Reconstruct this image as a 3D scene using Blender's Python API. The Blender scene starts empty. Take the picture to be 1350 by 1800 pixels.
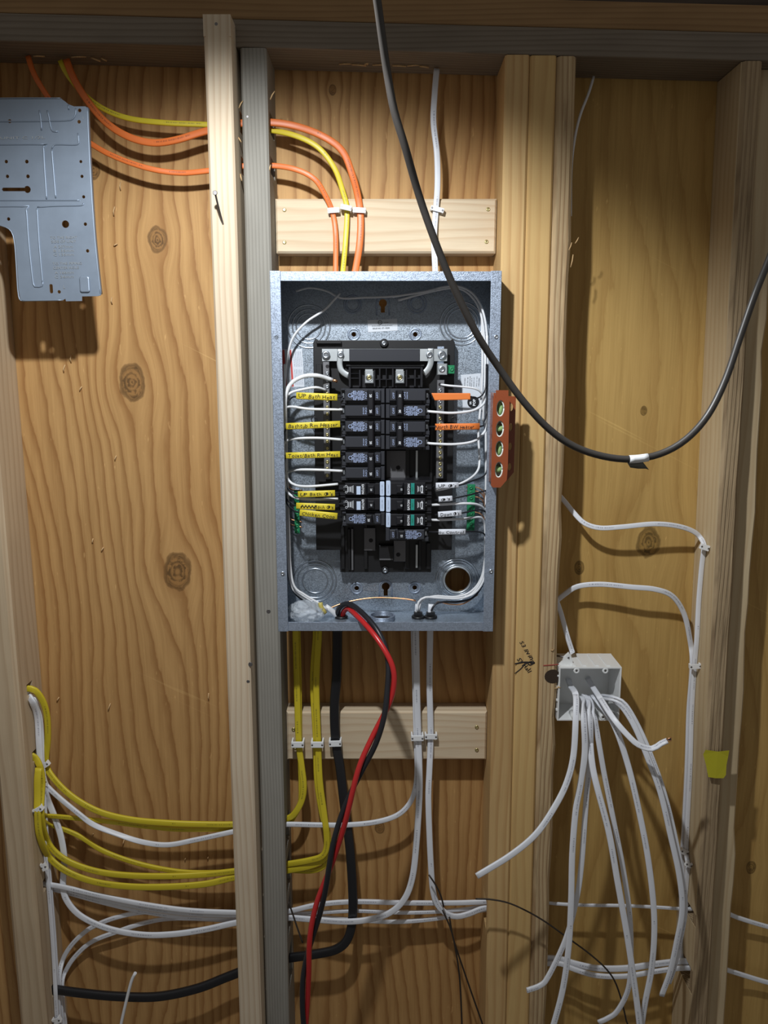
import bpy, bmesh, math, random
from mathutils import Vector, Matrix
random.seed(7)

# ------------------------------------------------------------------ camera, world, lamp, exposure
scene = bpy.context.scene
COL = scene.collection
FPX, PITCH, HC = 1400.0, math.radians(10.09), 1.95
cam_d = bpy.data.cameras.new('camera'); cam = bpy.data.objects.new('camera', cam_d); COL.objects.link(cam)
cam_d.sensor_fit = 'VERTICAL'; cam_d.sensor_height = 24.0; cam_d.lens = 24.0 * FPX / 1800.0
cam_d.clip_start = 0.02
cam.location = (0, 0, HC); cam.rotation_euler = (math.pi / 2 - PITCH, 0, 0)
scene.camera = cam
scene.view_settings.view_transform = 'Standard'; scene.view_settings.look = 'None'
scene.view_settings.exposure = 0.0; scene.view_settings.gamma = 1.0
scene.view_settings.use_curve_mapping = False

world = bpy.data.worlds.new('world'); scene.world = world; world.use_nodes = True
world.node_tree.nodes['Background'].inputs[0].default_value = (1.0, 0.95, 0.89, 1)
world.node_tree.nodes['Background'].inputs[1].default_value = 0.155

lamp_d = bpy.data.lights.new('work_lamp', 'SPOT'); lamp = bpy.data.objects.new('work_lamp', lamp_d); COL.objects.link(lamp)
lamp.location = (-0.15, 0.60, HC + 0.48)
lamp_d.energy = 38.0; lamp_d.color = (0.935, 0.97, 1.0); lamp_d.shadow_soft_size = 0.018
lamp_d.spot_size = math.radians(115); lamp_d.spot_blend = 0.50
_aim = Vector((-0.19, 1.25, HC - 0.62)) - Vector(lamp.location)
lamp.rotation_euler = _aim.to_track_quat('-Z', 'Y').to_euler()

# ------------------------------------------------------------------ pixel <-> place helpers
CP, SP = math.cos(PITCH), math.sin(PITCH)
def P(px, py, Y):
    a = (px - 675.0) / FPX; b = -(py - 900.0) / FPX
    t = Y / (b * SP + CP)
    return Vector((a * t, Y, HC + t * (b * CP - SP)))
def PX(px, py, Y): return P(px, py, Y).x
def PZ(py, Y): return P(675, py, Y).z
def scale(py, Y):
    b = -(py - 900.0) / FPX
    return Y / (b * SP + CP) / FPX          # metres for one pixel
YF, YW, YBLK = 1.25, 1.339, 1.301            # stud faces, plywood, block faces

# ------------------------------------------------------------------ materials
MATS = {}
class G:
    """tiny node graph writer"""
    def __init__(s, name):
        s.m = bpy.data.materials.new(name); s.m.use_nodes = True
        s.t = s.m.node_tree; s.n = s.t.nodes; s.l = s.t.links
        s.bsdf = s.n['Principled BSDF']
    def put(s, sock, v):
        if isinstance(v, bpy.types.NodeSocket): s.l.new(v, sock)
        elif v is not None: sock.default_value = v
    def math(s, op, a, b=None, c=None, clamp=False):
        n = s.n.new('ShaderNodeMath'); n.operation = op; n.use_clamp = clamp
        s.put(n.inputs[0], a); s.put(n.inputs[1], b)
        if c is not None: s.put(n.inputs[2], c)
        return n.outputs[0]
    def coord(s, which='Object'):
        n = s.n.new('ShaderNodeTexCoord'); return n.outputs[which]
    def sep(s, v):
        n = s.n.new('ShaderNodeSeparateXYZ'); s.put(n.inputs[0], v); return n.outputs
    def comb(s, x, y, z):
        n = s.n.new('ShaderNodeCombineXYZ')
        s.put(n.inputs[0], x); s.put(n.inputs[1], y); s.put(n.inputs[2], z); return n.outputs[0]
    def mul3(s, v, k):
        n = s.n.new('ShaderNodeVectorMath'); n.operation = 'MULTIPLY'
        s.put(n.inputs[0], v); n.inputs[1].default_value = k; return n.outputs[0]
    def noise(s, v, scale=5, detail=2, rough=0.5, dist=0.0):
        n = s.n.new('ShaderNodeTexNoise'); s.put(n.inputs['Vector'], v)
        n.inputs['Scale'].default_value = scale; n.inputs['Detail'].default_value = detail
        n.inputs['Roughness'].default_value = rough; n.inputs['Distortion'].default_value = dist
        return n.outputs[0]
    def ramp(s, f, stops):
        n = s.n.new('ShaderNodeValToRGB'); s.put(n.inputs[0], f); e = n.color_ramp.elements
        while len(e) < len(stops): e.new(0.5)
        for el, (p, c) in zip(e, stops):
            el.position = p; el.color = (c, c, c, 1) if not isinstance(c, tuple) else (*c, 1)
        return n.outputs[0]
    def mix(s, f, a, b, mode='MIX'):
        n = s.n.new('ShaderNodeMix'); n.data_type = 'RGBA'; n.blend_type = mode
        s.put(n.inputs[0], f)
        s.put(n.inputs[6], (*a, 1) if isinstance(a, tuple) else a); s.put(n.inputs[7], (*b, 1) if isinstance(b, tuple) else b)
        return n.outputs[2]
    def bump(s, h, strength=0.3, dist=0.001):
        n = s.n.new('ShaderNodeBump'); n.inputs['Strength'].default_value = strength; n.inputs['Distance'].default_value = dist
        s.put(n.inputs['Height'], h); s.l.new(n.outputs[0], s.bsdf.inputs['Normal'])
    def out(s, col=None, rough=0.5, metal=0.0, spec=None):
        if col is not None: s.put(s.bsdf.inputs['Base Color'], (*col, 1) if isinstance(col, tuple) else col)
        s.put(s.bsdf.inputs['Roughness'], rough); s.put(s.bsdf.inputs['Metallic'], metal)
        if spec is not None: s.bsdf.inputs['Specular IOR Level'].default_value = spec
        return s.m

def srgb(r, g, b):
    f = lambda c: (c / 255 / 12.92) if c / 255 <= 0.04045 else ((c / 255 + 0.055) / 1.055) ** 2.4
    return (f(r), f(g), f(b))

def plastic(name, col, rough=0.45, spec=None, var=0.06):
    g = G(name); n = g.noise(g.coord(), 60, 2)
    c = g.mix(g.math('MULTIPLY', n, var * 2), col, tuple(x * 0.6 for x in col))
    MATS[name] = g.out(c, rough, 0, spec); return MATS[name]

def metal(name, col, rough=0.35, metallic=1.0, spangle=0.0, sscale=220):
    g = G(name); co = g.coord()
    n1 = g.noise(co, 25, 3, 0.6)
    c = g.mix(n1, tuple(x * 0.90 for x in col), tuple(min(1, x * 1.08) for x in col))
    if spangle:
        v = g.n.new('ShaderNodeTexVoronoi'); g.put(v.inputs['Vector'], co); v.inputs['Scale'].default_value = sscale
        sv = g.sep(v.outputs['Color'])[0]
        c = g.mix(g.math('MULTIPLY', g.math('SUBTRACT', sv, 0.35, clamp=True), spangle), c, tuple(min(1, x * 1.9) for x in col))
        c = g.mix(g.math('MULTIPLY', g.math('SUBTRACT', 0.4, sv, clamp=True), spangle * 1.6), c, tuple(x * 0.35 for x in col))
        r = g.math('ADD', rough - 0.08, g.math('MULTIPLY', sv, 0.2))
        g.bump(sv, 0.25, 0.0006)
    else:
        r = g.math('ADD', rough - 0.05, g.math('MULTIPLY', n1, 0.12))
    MATS[name] = g.out(c, r, metallic); return MATS[name]

def desat(c, k=0.15):
    l = 0.25 * c[0] + 0.65 * c[1] + 0.10 * c[2]
    return tuple(x + (l - x) * k for x in c)

def plywood(name, knots, light, mid, dark, seed, freq=30.0, amp=2.6, red=0.25, contrast=1.0):
    """rotary-cut plywood: contour grain that bends round its knots (x, z, r in metres)"""
    light, mid, dark = desat(light, -0.06), desat(mid, -0.10), desat(dark, -0.10)
    g = G(name); co = g.coord(); s = g.sep(co); x, z = s[0], s[2]
    xw = x; core = None; kd = None
    kno = g.noise(g.comb(g.math('MULTIPLY', x, 60), seed, g.math('MULTIPLY', z, 45)), 1.0, 2, 0.5)
    for (kx, kz, r) in knots:
        dx = g.math('SUBTRACT', x, kx); dz = g.math('MULTIPLY', g.math('SUBTRACT', z, kz), 0.72)
        d2 = g.math('ADD', g.math('MULTIPLY', dx, dx), g.math('MULTIPLY', dz, dz))
        w = g.math('POWER', 2.718, g.math('MULTIPLY', d2, -1.0 / (2.6 * r) ** 2))
        xw = g.math('SUBTRACT', xw, g.math('MULTIPLY', g.math('MULTIPLY', w, 0.86), dx))
        d = g.math('SQRT', d2)
        k = g.math('SUBTRACT', g.math('ADD', 0.85, g.math('MULTIPLY', kno, 0.6)), g.math('DIVIDE', d, r), clamp=True)
        k = g.math('MULTIPLY', k, 3.0, clamp=True)
        core = k if core is None else g.math('MAXIMUM', core, k)
        q = g.math('MULTIPLY', g.math('MULTIPLY', k, 0.34, clamp=True), g.math('DIVIDE', d, r)); kd = q if kd is None else g.math('ADD', kd, q)
    nz = g.noise(g.comb(g.math('MULTIPLY', xw, 3.2), seed, g.math('MULTIPLY', z, 1.1)), 1.0, 1.5, 0.45)
    nz2 = g.noise(g.comb(g.math('MULTIPLY', xw, 14), seed + 3, g.math('MULTIPLY', z, 5.0)), 1.0, 2, 0.5)
    v = g.math('ADD', g.math('MULTIPLY', xw, freq), g.math('MULTIPLY', nz, amp * 4))
    v = g.math('ADD', v, g.math('MULTIPLY', nz2, 0.7))
    nz3 = g.noise(g.comb(g.math('MULTIPLY', xw, 70), seed + 7, g.math('MULTIPLY', z, 16)), 1.0, 3, 0.6)
    v = g.math('ADD', v, g.math('MULTIPLY', nz3, 0.42))
    fr = g.math('FRACT', v)
    band = g.ramp(fr, [(0.0, 0.25), (0.30, 0.04), (0.62, 0.30), (0.86, 0.85), (0.93, 1.0), (0.97, 0.4)])
    fine = g.noise(g.comb(g.math('MULTIPLY', xw, 420), seed, g.math('MULTIPLY', z, 9)), 1.0, 3, 0.6)
    blot = g.noise(g.comb(g.math('MULTIPLY', x, 4), seed + 9, g.math('MULTIPLY', z, 2.0)), 1.0, 2, 0.5)
    bandk = g.math('MULTIPLY', g.math('MULTIPLY', band, contrast), g.math('ADD', 0.55, g.math('MULTIPLY', blot, 0.9), clamp=True))
    c = g.mix(bandk, light, dark)
    c = g.mix(g.math('MULTIPLY', blot, red * 2), c, mid)
    streak = g.noise(g.comb(g.math('MULTIPLY', xw, 110), seed + 2, g.math('MULTIPLY', z, 3.5)), 1.0, 3, 0.65)
    c = g.mix(g.ramp(streak, [(0.45, 0.0), (0.75, 0.45)]), c, tuple(t * 0.62 for t in mid))
    c = g.mix(g.math('MULTIPLY', fine, 0.42), c, tuple(t * 0.5 for t in mid))
    speck = g.noise(g.comb(g.math('MULTIPLY', x, 160), seed + 4, g.math('MULTIPLY', z, 40)), 1.0, 2, 0.6)
    c = g.mix(g.ramp(speck, [(0.70, 0.0), (0.78, 0.35)]), c, tuple(min(1, t * 1.35) for t in light))
    if core is not None:
        rn = g.noise(g.comb(g.math('MULTIPLY', x, 110), seed, g.math('MULTIPLY', z, 110)), 1.0, 3, 0.6)
        ring = g.math('ADD', g.math('MULTIPLY', g.math('SINE', g.math('ADD', g.math('MULTIPLY', kd, 60), g.math('MULTIPLY', rn, 11))), 0.13), rn)
        kc = g.mix(g.ramp(ring, [(0.35, 0.0), (0.65, 1.0)]), tuple(t * 0.20 for t in mid), tuple(t * 0.60 for t in mid))
        c = g.mix(g.math('MULTIPLY', core, 0.92), c, kc)
        edge = g.math('MULTIPLY', g.math('SUBTRACT', 1.0, core), core)
        c = g.mix(g.math('MULTIPLY', edge, 2.6, clamp=True), c, tuple(t * 0.25 for t in mid))
    # scuffs: pale scratches with a shape of their own
    sc = g.noise(g.comb(g.math('ADD', g.math('MULTIPLY', x, 30), g.math('MULTIPLY', z, 60)), seed, g.math('MULTIPLY', z, 3)), 1.0, 3, 0.7)
    c = g.mix(g.ramp(sc, [(0.70, 0.0), (0.76, 0.22)]), c, tuple(min(1, t * 1.7) for t in light))
    g.bump(g.math('ADD', g.math('MULTIPLY', fine, 0.5), band), 0.25, 0.0008)
    MATS[name] = g.out(c, 0.62, 0, 0.3); return MATS[name]

def lumber(name, light, dark, freq=150, warp=1.2, seed=0.0, rough=0.72, bump=0.2, contrast=0.8, axis='z', stain=0.35, saw=0.0):
    light, dark = desat(light, 0.12), desat(dark, 0.12)
    g = G(name); co = g.coord('Object'); s = g.sep(co)
    a, b = (s[0], s[2]) if axis == 'z' else (s[2], s[0])
    across = g.math('ADD', a, g.math('MULTIPLY', s[1], 0.85))
    w = g.noise(g.comb(g.math('MULTIPLY', across, 9), seed, g.math('MULTIPLY', b, 1.6)), 1.0, 2, 0.5)
    v = g.math('ADD', g.math('MULTIPLY', across, freq), g.math('MULTIPLY', w, warp * 4))
    fr = g.math('FRACT', v)
    band = g.ramp(fr, [(0.0, 0.0), (0.45, 0.15), (0.85, 1.0), (1.0, 0.2)])
    fine = g.noise(g.comb(g.math('MULTIPLY', across, 600), seed, g.math('MULTIPLY', b, 12)), 1.0, 3, 0.6)
    blot = g.noise(g.comb(g.math('MULTIPLY', across, 12), seed + 5, g.math('MULTIPLY', b, 4)), 1.0, 3, 0.6)
    c = g.mix(g.math('MULTIPLY', band, contrast), light, dark)
    c = g.mix(g.math('MULTIPLY', fine, 0.35), c, tuple(t * 0.6 for t in dark))
    c = g.mix(g.ramp(blot, [(0.42, 0.0), (0.72, stain)]), c, tuple(t * 0.62 for t in dark))
    h = g.math('ADD', fine, g.math('MULTIPLY', band, 0.5))
    if saw:
        sw = g.noise(g.comb(g.math('MULTIPLY', across, 160), seed, g.math('MULTIPLY', b, 7)), 1.0, 3, 0.65)
        h = g.math('ADD', h, g.math('MULTIPLY', sw, saw))
        c = g.mix(g.ramp(sw, [(0.30, 0.55), (0.5, 0.0)]), c, tuple(t * 0.45 for t in dark))
    g.bump(h, bump, 0.0015 if saw else 0.0008)
    MATS[name] = g.out(c, rough, 0, 0.25); return MATS[name]

def sheath(name, col, ink=None, rough=0.4, spec=0.4):
    """cable jacket with a broken line of printed characters along it (UV: u metres along, v around)"""
    g = G(name); s = g.sep(g.coord('UV'))
    n = g.noise(g.coord(), 90, 2)
    c = g.mix(g.math('MULTIPLY', n, 0.14), col, tuple(x * 0.5 for x in col))
    if ink:
        ch = g.noise(g.comb(g.math('MULTIPLY', s[0], 900), 0.0, 0.0), 1.0, 1)
        gr = g.noise(g.comb(g.math('MULTIPLY', s[0], 16), 4.0, 0.0), 1.0, 1)
        near = g.math('LESS_THAN', g.math('ABSOLUTE', g.math('SUBTRACT', s[1], 0.27)), 0.028)
        k = g.math('MULTIPLY', near, g.math('MULTIPLY', g.math('GREATER_THAN', ch, 0.5), g.math('GREATER_THAN', gr, 0.52)))
        c = g.mix(g.math('MULTIPLY', k, 0.6), c, ink)
    MATS[name] = g.out(c, rough, 0, spec); return MATS[name]

metal('galvanized', (0.33, 0.38, 0.44), 0.40, 0.72, 0.55, 760)
metal('galvanized_plain', (0.36, 0.42, 0.52), 0.40, 0.66, 0.22, 700)
metal('galv_dark', (0.15, 0.17, 0.20), 0.42, 0.7, 0.7, 330)
metal('plate_steel', (0.25, 0.30, 0.37), 0.45, 0.55, 0.0)
metal('aluminium', (0.62, 0.66, 0.68), 0.38, 0.85)
metal('zinc_screw', (0.55, 0.60, 0.66), 0.28, 0.95)
metal('brass', (0.55, 0.48, 0.24), 0.30, 0.9)
metal('copper', (0.75, 0.38, 0.20), 0.30, 0.9)
metal('nail_steel', (0.22, 0.21, 0.21), 0.40, 0.9)
metal('bus_tin', (0.18, 0.18, 0.19), 0.5, 0.6)
plastic('black_plastic', (0.010, 0.010, 0.011), 0.42)
plastic('breaker_grey', (0.032, 0.034, 0.042), 0.36, 0.6)
plastic('breaker_black', (0.012, 0.012, 0.015), 0.38)
plastic('dark_wire', (0.030, 0.022, 0.016), 0.5)
plastic('print_blue', (0.36, 0.44, 0.66), 0.6)
plastic('print_white', (0.75, 0.78, 0.82), 0.6)
plastic('strip_white', (0.55, 0.66, 0.85), 0.5)
plastic('teal', (0.02, 0.26, 0.22), 0.45)
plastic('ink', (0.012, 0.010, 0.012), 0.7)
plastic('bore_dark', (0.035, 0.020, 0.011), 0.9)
plastic('pencil_red', (0.35, 0.07, 0.05), 0.8)
plastic('paper', (0.66, 0.70, 0.76), 0.6)
plastic('paper_grey', (0.40, 0.44, 0.52), 0.7)
plastic('label_red', (0.55, 0.06, 0.05), 0.5)
plastic('green_screw', (0.02, 0.22, 0.09), 0.35)
plastic('strap_white', (0.84, 0.85, 0.86), 0.42)
plastic('box_white', (0.80, 0.81, 0.80), 0.42)
plastic('level_orange', (0.27, 0.065, 0.024), 0.25, 0.6)
plastic('vial_green', (0.35, 0.55, 0.22), 0.12, 0.8)
plastic('vial_end', (0.75, 0.80, 0.74), 0.25)
plastic('tag_yellow', (0.44, 0.40, 0.015), 0.55)
plastic('tape_white', (0.78, 0.80, 0.82), 0.35)
plastic('tape_grey', (0.14, 0.14, 0.12), 0.5)
plastic('putty_yellow', (0.55, 0.46, 0.12), 0.5)
sheath('white_sheath', (0.80, 0.82, 0.87), (0.05, 0.05, 0.12))
sheath('yellow_sheath', (0.66, 0.53, 0.03), (0.03, 0.03, 0.02))
sheath('orange_sheath', (0.72, 0.17, 0.035), (0.05, 0.02, 0.02))
sheath('black_sheath', (0.016, 0.016, 0.018), None, 0.34, 0.5)
sheath('hang_black', (0.045, 0.040, 0.036), None, 0.42, 0.6)
sheath('white_wire', (0.80, 0.81, 0.83), None, 0.35)
sheath('black_wire', (0.020, 0.020, 0.024), None, 0.35)
sheath('red_wire', (0.52, 0.022, 0.022), None, 0.30, 0.6)
sheath('sleeve_yellow', (0.72, 0.58, 0.04), None, 0.45)
sheath('sleeve_orange', (0.80, 0.22, 0.05), None, 0.45)
sheath('sleeve_white', (0.74, 0.77, 0.84), None, 0.45)
# clear plastic bag
g = G('clear_bag'); nb = g.noise(g.coord(), 60, 4, 0.65, 1.5)
g.bump(nb, 0.9, 0.006); g.bsdf.inputs['Alpha'].default_value = 0.42
MATS['clear_bag'] = g.out((0.80, 0.86, 0.93), 0.12, 0.0, 0.9)

def kn(px, py, r): q = P(px, py, YW); return (q.x, q.z, r * scale(py, YW))
LK = [kn(277, 421, 15), kn(232, 672, 21), kn(312, 1005, 23), kn(585, 158, 6), kn(668, 1455, 8), kn(165, 300, 10)]
RK = [kn(1140, 954, 19), kn(1018, 998, 8), kn(1132, 722, 6), kn(1262, 1180, 11), kn(1320, 1525, 8)]
plywood('ply_left', LK, srgb(208, 170, 118), srgb(186, 140, 90), srgb(128, 88, 54), 2.3, 46, 3.0, 0.34)
plywood('ply_right', RK, srgb(205, 172, 112), srgb(188, 150, 90), srgb(140, 102, 58), 11.7, 24, 3.2, 0.26, 0.5)
lumber('pale_pine', srgb(226, 208, 178), srgb(190, 158, 122), 110, 0.9, 1.0, 0.7, 0.18, 0.55, stain=0.18)
lumber('grey_pine', srgb(160, 156, 146), srgb(116, 112, 102), 190, 0.9, 4.0, 0.8, 0.3, 0.5, stain=0.3)
lumber('honey_pine_a', srgb(222, 184, 118), srgb(188, 138, 76), 75, 1.0, 8.0, 0.68, 0.15, 0.6, stain=0.3)
lumber('honey_pine_b', srgb(220, 182, 110), srgb(194, 146, 80), 60, 0.8, 15.0, 0.68, 0.15, 0.5, stain=0.2)
lumber('rough_pine', srgb(214, 186, 138), srgb(150, 110, 66), 130, 1.6, 21.0, 0.75, 0.5, 0.7, stain=0.3, saw=0.5)
lumber('edge_pine', srgb(214, 192, 150), srgb(186, 154, 108), 70, 1.0, 33.0, 0.7, 0.2, 0.5, stain=0.25)
lumber('rough_face', srgb(190, 164, 124), srgb(140, 112, 78), 160, 1.0, 37.0, 0.8, 0.9, 0.6, stain=0.2, saw=1.6)
lumber('left_pine', srgb(206, 182, 146), srgb(170, 140, 104), 70, 1.0, 41.0, 0.7, 0.25, 0.5, stain=0.25)
lumber('block_pine', srgb(224, 204, 170), srgb(196, 162, 122), 75, 2.2, 51.0, 0.7, 0.15, 0.5, axis='x', stain=0.2)
lumber('plate_wood', srgb(140, 128, 112), srgb(100, 86, 70), 120, 1.0, 61.0, 0.8, 0.25, 0.5, axis='x')
lumber('plate_wood_warm', srgb(168, 132, 84), srgb(128, 92, 54), 120, 1.0, 65.0, 0.8, 0.25, 0.5, axis='x')
lumber('rim_dark', srgb(96, 84, 74), srgb(66, 56, 48), 90, 1.0, 71.0, 0.85, 0.2, 0.5, axis='x')
lumber('splinter', srgb(226, 188, 130), srgb(196, 150, 96), 200, 1.0, 77.0, 0.7, 0.1, 0.4)
g = G('concrete'); cn = g.noise(g.coord(), 8, 5, 0.6)
MATS['concrete'] = g.out(g.mix(cn, (0.16, 0.155, 0.15), (0.26, 0.25, 0.24)), 0.85)

# ------------------------------------------------------------------ object helpers
WLOC = {}
def thing(name, label, cat, loc, group=None):
    o = bpy.data.objects.new(name, None); COL.objects.link(o)
    o.empty_display_size = 0.02; o.location = loc; WLOC[o.name] = Vector(loc)
    o['label'] = label; o['category'] = cat
    if group: o['group'] = group
    return o
def tag(o, label, cat, group=None):
    o['label'] = label; o['category'] = cat
    if group: o['group'] = group
    return o

class MB:
    def __init__(s): s.v = []; s.f = []; s.uv = {}; s.sm = []
    def add(s, verts, faces, smooth=False):
        b = len(s.v); s.v += [Vector(v) for v in verts]
        s.f += [tuple(i + b for i in f) for f in faces]; s.sm += [smooth] * len(faces); return b
    def box(s, x0, x1, y0, y1, z0, z1, c=0.0):
        if c <= 0:
            v = [(x, y, z) for z in (z0, z1) for y in (y0, y1) for x in (x0, x1)]
            s.add(v, [(0, 2, 3, 1), (4, 5, 7, 6), (0, 1, 5, 4), (2, 6, 7, 3), (0, 4, 6, 2), (1, 3, 7, 5)]); return s
        # box whose front (-y) edges are chamfered
        v = [(x0, y1, z0), (x1, y1, z0), (x1, y1, z1), (x0, y1, z1),
             (x0, y0 + c, z0), (x1, y0 + c, z0), (x1, y0 + c, z1), (x0, y0 + c, z1),
             (x0 + c, y0, z0 + c), (x1 - c, y0, z0 + c), (x1 - c, y0, z1 - c), (x0 + c, y0, z1 - c)]
        s.add(v, [(0, 3, 2, 1), (0, 1, 5, 4), (1, 2, 6, 5), (2, 3, 7, 6), (3, 0, 4, 7),
                  (4, 5, 9, 8), (5, 6, 10, 9), (6, 7, 11, 10), (7, 4, 8, 11), (8, 9, 10, 11)]); return s
    def prism_z(s, poly, z0, z1, dx0=0, dx1=0, smooth=False):
        """poly of (x, y) counter-clockwise seen from above, extruded in z; dx leans it"""
        n = len(poly)
        v = [(x + dx0, y, z0) for x, y in poly] + [(x + dx1, y, z1) for x, y in poly]
        f = [(i, (i + 1) % n, n + (i + 1) % n, n + i) for i in range(n)] + [tuple(range(n - 1, -1, -1)), tuple(range(n, 2 * n))]
        s.add(v, f, smooth); return s
    def prism_y(s, poly, y0, y1):
        """poly of (x, z), extruded from y0 (front) to y1"""
        n = len(poly)
        if sum(poly[i][0] * poly[(i + 1) % n][1] - poly[(i + 1) % n][0] * poly[i][1] for i in range(n)) < 0: poly = poly[::-1]
        v = [(x, y0, z) for x, z in poly] + [(x, y1, z) for x, z in poly]
        f = [tuple(range(n)), tuple(range(2 * n - 1, n - 1, -1))] + [(i, n + i, n + (i + 1) % n, (i + 1) % n) for i in range(n)]
        s.add(v, f); return s
    def lathe(s, x, z, prof, n=16, axis='y', smooth=True):
        """prof: list of (r, y) about an axis along y through (x, z)"""
        rings = []
        for r, y in prof:
            rings.append([(x + r * math.cos(2 * math.pi * k / n), y, z + r * math.sin(2 * math.pi * k / n)) for k in range(n)])
        v = [p for ring in rings for p in ring]; f = []
        for i in range(len(prof) - 1):
            for k in range(n):
                a, b = i * n + k, i * n + (k + 1) % n; f.append((a, b, b + n, a + n))
        bidx = s.add(v, f, smooth)
        s.f.append(tuple(bidx + k for k in range(n - 1, -1, -1))); s.sm.append(False)
        s.f.append(tuple(bidx + (len(prof) - 1) * n + k for k in range(n))); s.sm.append(False)
        return s
    def ring(s, x, y, z, R, r, n=32, m=6, sy=1.0):
        v = []; f = []
        for i in range(n):
            a = 2 * math.pi * i / n
            for j in range(m):
                b = 2 * math.pi * j / m; rr = R + r * math.cos(b)
                v.append((x + rr * math.cos(a), y + r * math.sin(b) * sy, z + rr * math.sin(a)))
        for i in range(n):
            for j in range(m):
                f.append((i * m + j, ((i + 1) % n) * m + j, ((i + 1) % n) * m + (j + 1) % m, i * m + (j + 1) % m))
        s.add(v, f, True); return s
    def sweep(s, pts, a, b, sect='round', n=10, twist=None, caps=True, taper=None, front=Vector((0, -1, 0))):
        """section swept along pts; a = half width across (in the picture plane), b = half depth"""
        N = len(pts); L = None; rings = []; u = 0.0; us = []
        for i in range(N):
            T = (pts[min(i + 1, N - 1)] - pts[max(i - 1, 0)])
            if T.length < 1e-9: T = Vector((0, 0, 1))
            T.normalize()
            c = T.cross(front)
            if L is None: L = c.normalized() if c.length > 0.05 else Vector((1, 0, 0))
            else:
                Lp = (L - T * L.dot(T)).normalized()
                if c.length > 0.15:
                    c.normalize()
                    if c.dot(Lp) < 0: c = -c
                    L = (Lp * 0.6 + c * 0.4).normalized()
                else: L = Lp
            B = T.cross(L).normalized()
            if B.dot(front) < 0: B = -B
            tw = twist[i] if twist else 0.0
            l2 = L * math.cos(tw) + B * math.sin(tw); b2 = -L * math.sin(tw) + B * math.cos(tw)
            k = taper[i] if taper else 1.0
            ring = []
            for j in range(n):
                t = 2 * math.pi * j / n; cx, sy = math.cos(t), math.sin(t)
                if sect == 'flat':
                    e = 0.62
                    X = math.copysign(abs(cx) ** e, cx); Yq = math.copysign(abs(sy) ** e, sy)
                    Yq *= 1 - 0.22 * math.exp(-(X / 0.33) ** 2)
                elif sect == 'sleeve':
                    e = 0.5
                    X = math.copysign(abs(cx) ** e, cx); Yq = math.copysign(abs(sy) ** e, sy)
                else: X, Yq = cx, sy
                ring.append(pts[i] + l2 * (a * k * X) + b2 * (b * k * Yq))
            rings.append(ring)
            if i: u += (pts[i] - pts[i - 1]).length
            us.append(u)
        v = [p for r in rings for p in r]; base = len(s.v); f = []
        for i in range(N - 1):
            for j in range(n):
                A, Bq = i * n + j, i * n + (j + 1) % n
                f.append((A, A + n, Bq + n, Bq))
        fb = len(s.f); s.add(v, f, True)
        for i in range(N - 1):
            for j in range(n):
                s.uv[fb + i * n + j] = [(us[i], j / n), (us[i + 1], j / n), (us[i + 1], (j + 1) / n), (us[i], (j + 1) / n)]
        if caps:
            s.f.append(tuple(base + j for j in range(n))); s.sm.append(False)
            s.f.append(tuple(base + (N - 1) * n + j for j in range(n - 1, -1, -1))); s.sm.append(False)
        return s
    def build(s, name, mat, parent=None, bevel=0.0, fix=True):
        c = sum(s.v, Vector()) / max(1, len(s.v))
        if parent is None: zmin = min(v.z for v in s.v); c = Vector((c.x, c.y, zmin))
        me = bpy.data.meshes.new(name)
        me.from_pydata([v - c for v in s.v], [], s.f)
        if s.uv:
            ul = me.uv_layers.new(name='UVMap')
            for fi, uvs in s.uv.items():
                p = me.polygons[fi]
                for li, q in zip(p.loop_indices, uvs): ul.data[li].uv = q
        for p, q in zip(me.polygons, s.sm): p.use_smooth = q
        if fix:
            bm = bmesh.new(); bm.from_mesh(me); bmesh.ops.recalc_face_normals(bm, faces=bm.faces); bm.to_mesh(me); bm.free()
        me.materials.append(MATS[mat])
        return link(name, me, c, parent, bevel)

def link(name, me, c, parent=None, bevel=0.0):
    o = bpy.data.objects.new(name, me); COL.objects.link(o)
    c = Vector(c); WLOC[o.name] = c
    if parent is not None:
        o.parent = parent; o.location = c - WLOC[parent.name]
    else: o.location = c
    if bevel:
        m = o.modifiers.new('bevel', 'BEVEL'); m.width = bevel; m.segments = 2; m.limit_method = 'ANGLE'
    return o

def plate(name, outline, holes, y0, y1, mat, parent=None):
    """sheet cut to an outline with holes; outline/holes are lists of (x, z); front at y0"""
    cu = bpy.data.curves.new('tmp', 'CURVE'); cu.dimensions = '2D'; cu.fill_mode = 'BOTH'; cu.extrude = abs(y1 - y0) / 2
    for loop in [outline] + holes:
        sp = cu.splines.new('POLY'); sp.points.add(len(loop) - 1); sp.use_cyclic_u = True
        for p, (x, z) in zip(sp.points, loop): p.co = (x, z, 0, 1)
    ob = bpy.data.objects.new('tmp', cu); me = bpy.data.meshes.new_from_object(ob)
    bpy.data.objects.remove(ob); bpy.data.curves.remove(cu)
    ym = (y0 + y1) / 2
    vs = [Vector((v.co.x, ym - v.co.z, v.co.y)) for v in me.vertices]
    c = sum(vs, Vector()) / len(vs)
    for v, q in zip(me.vertices, vs): v.co = q - c
    bm = bmesh.new(); bm.from_mesh(me); bmesh.ops.remove_doubles(bm, verts=bm.verts, dist=1e-6)
    bmesh.ops.recalc_face_normals(bm, faces=bm.faces); bm.to_mesh(me); bm.free()
    me.name = name; me.materials.clear(); me.materials.append(MATS[mat])
    for p in me.polygons: p.use_smooth = False
    return link(name, me, c, parent)

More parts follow.
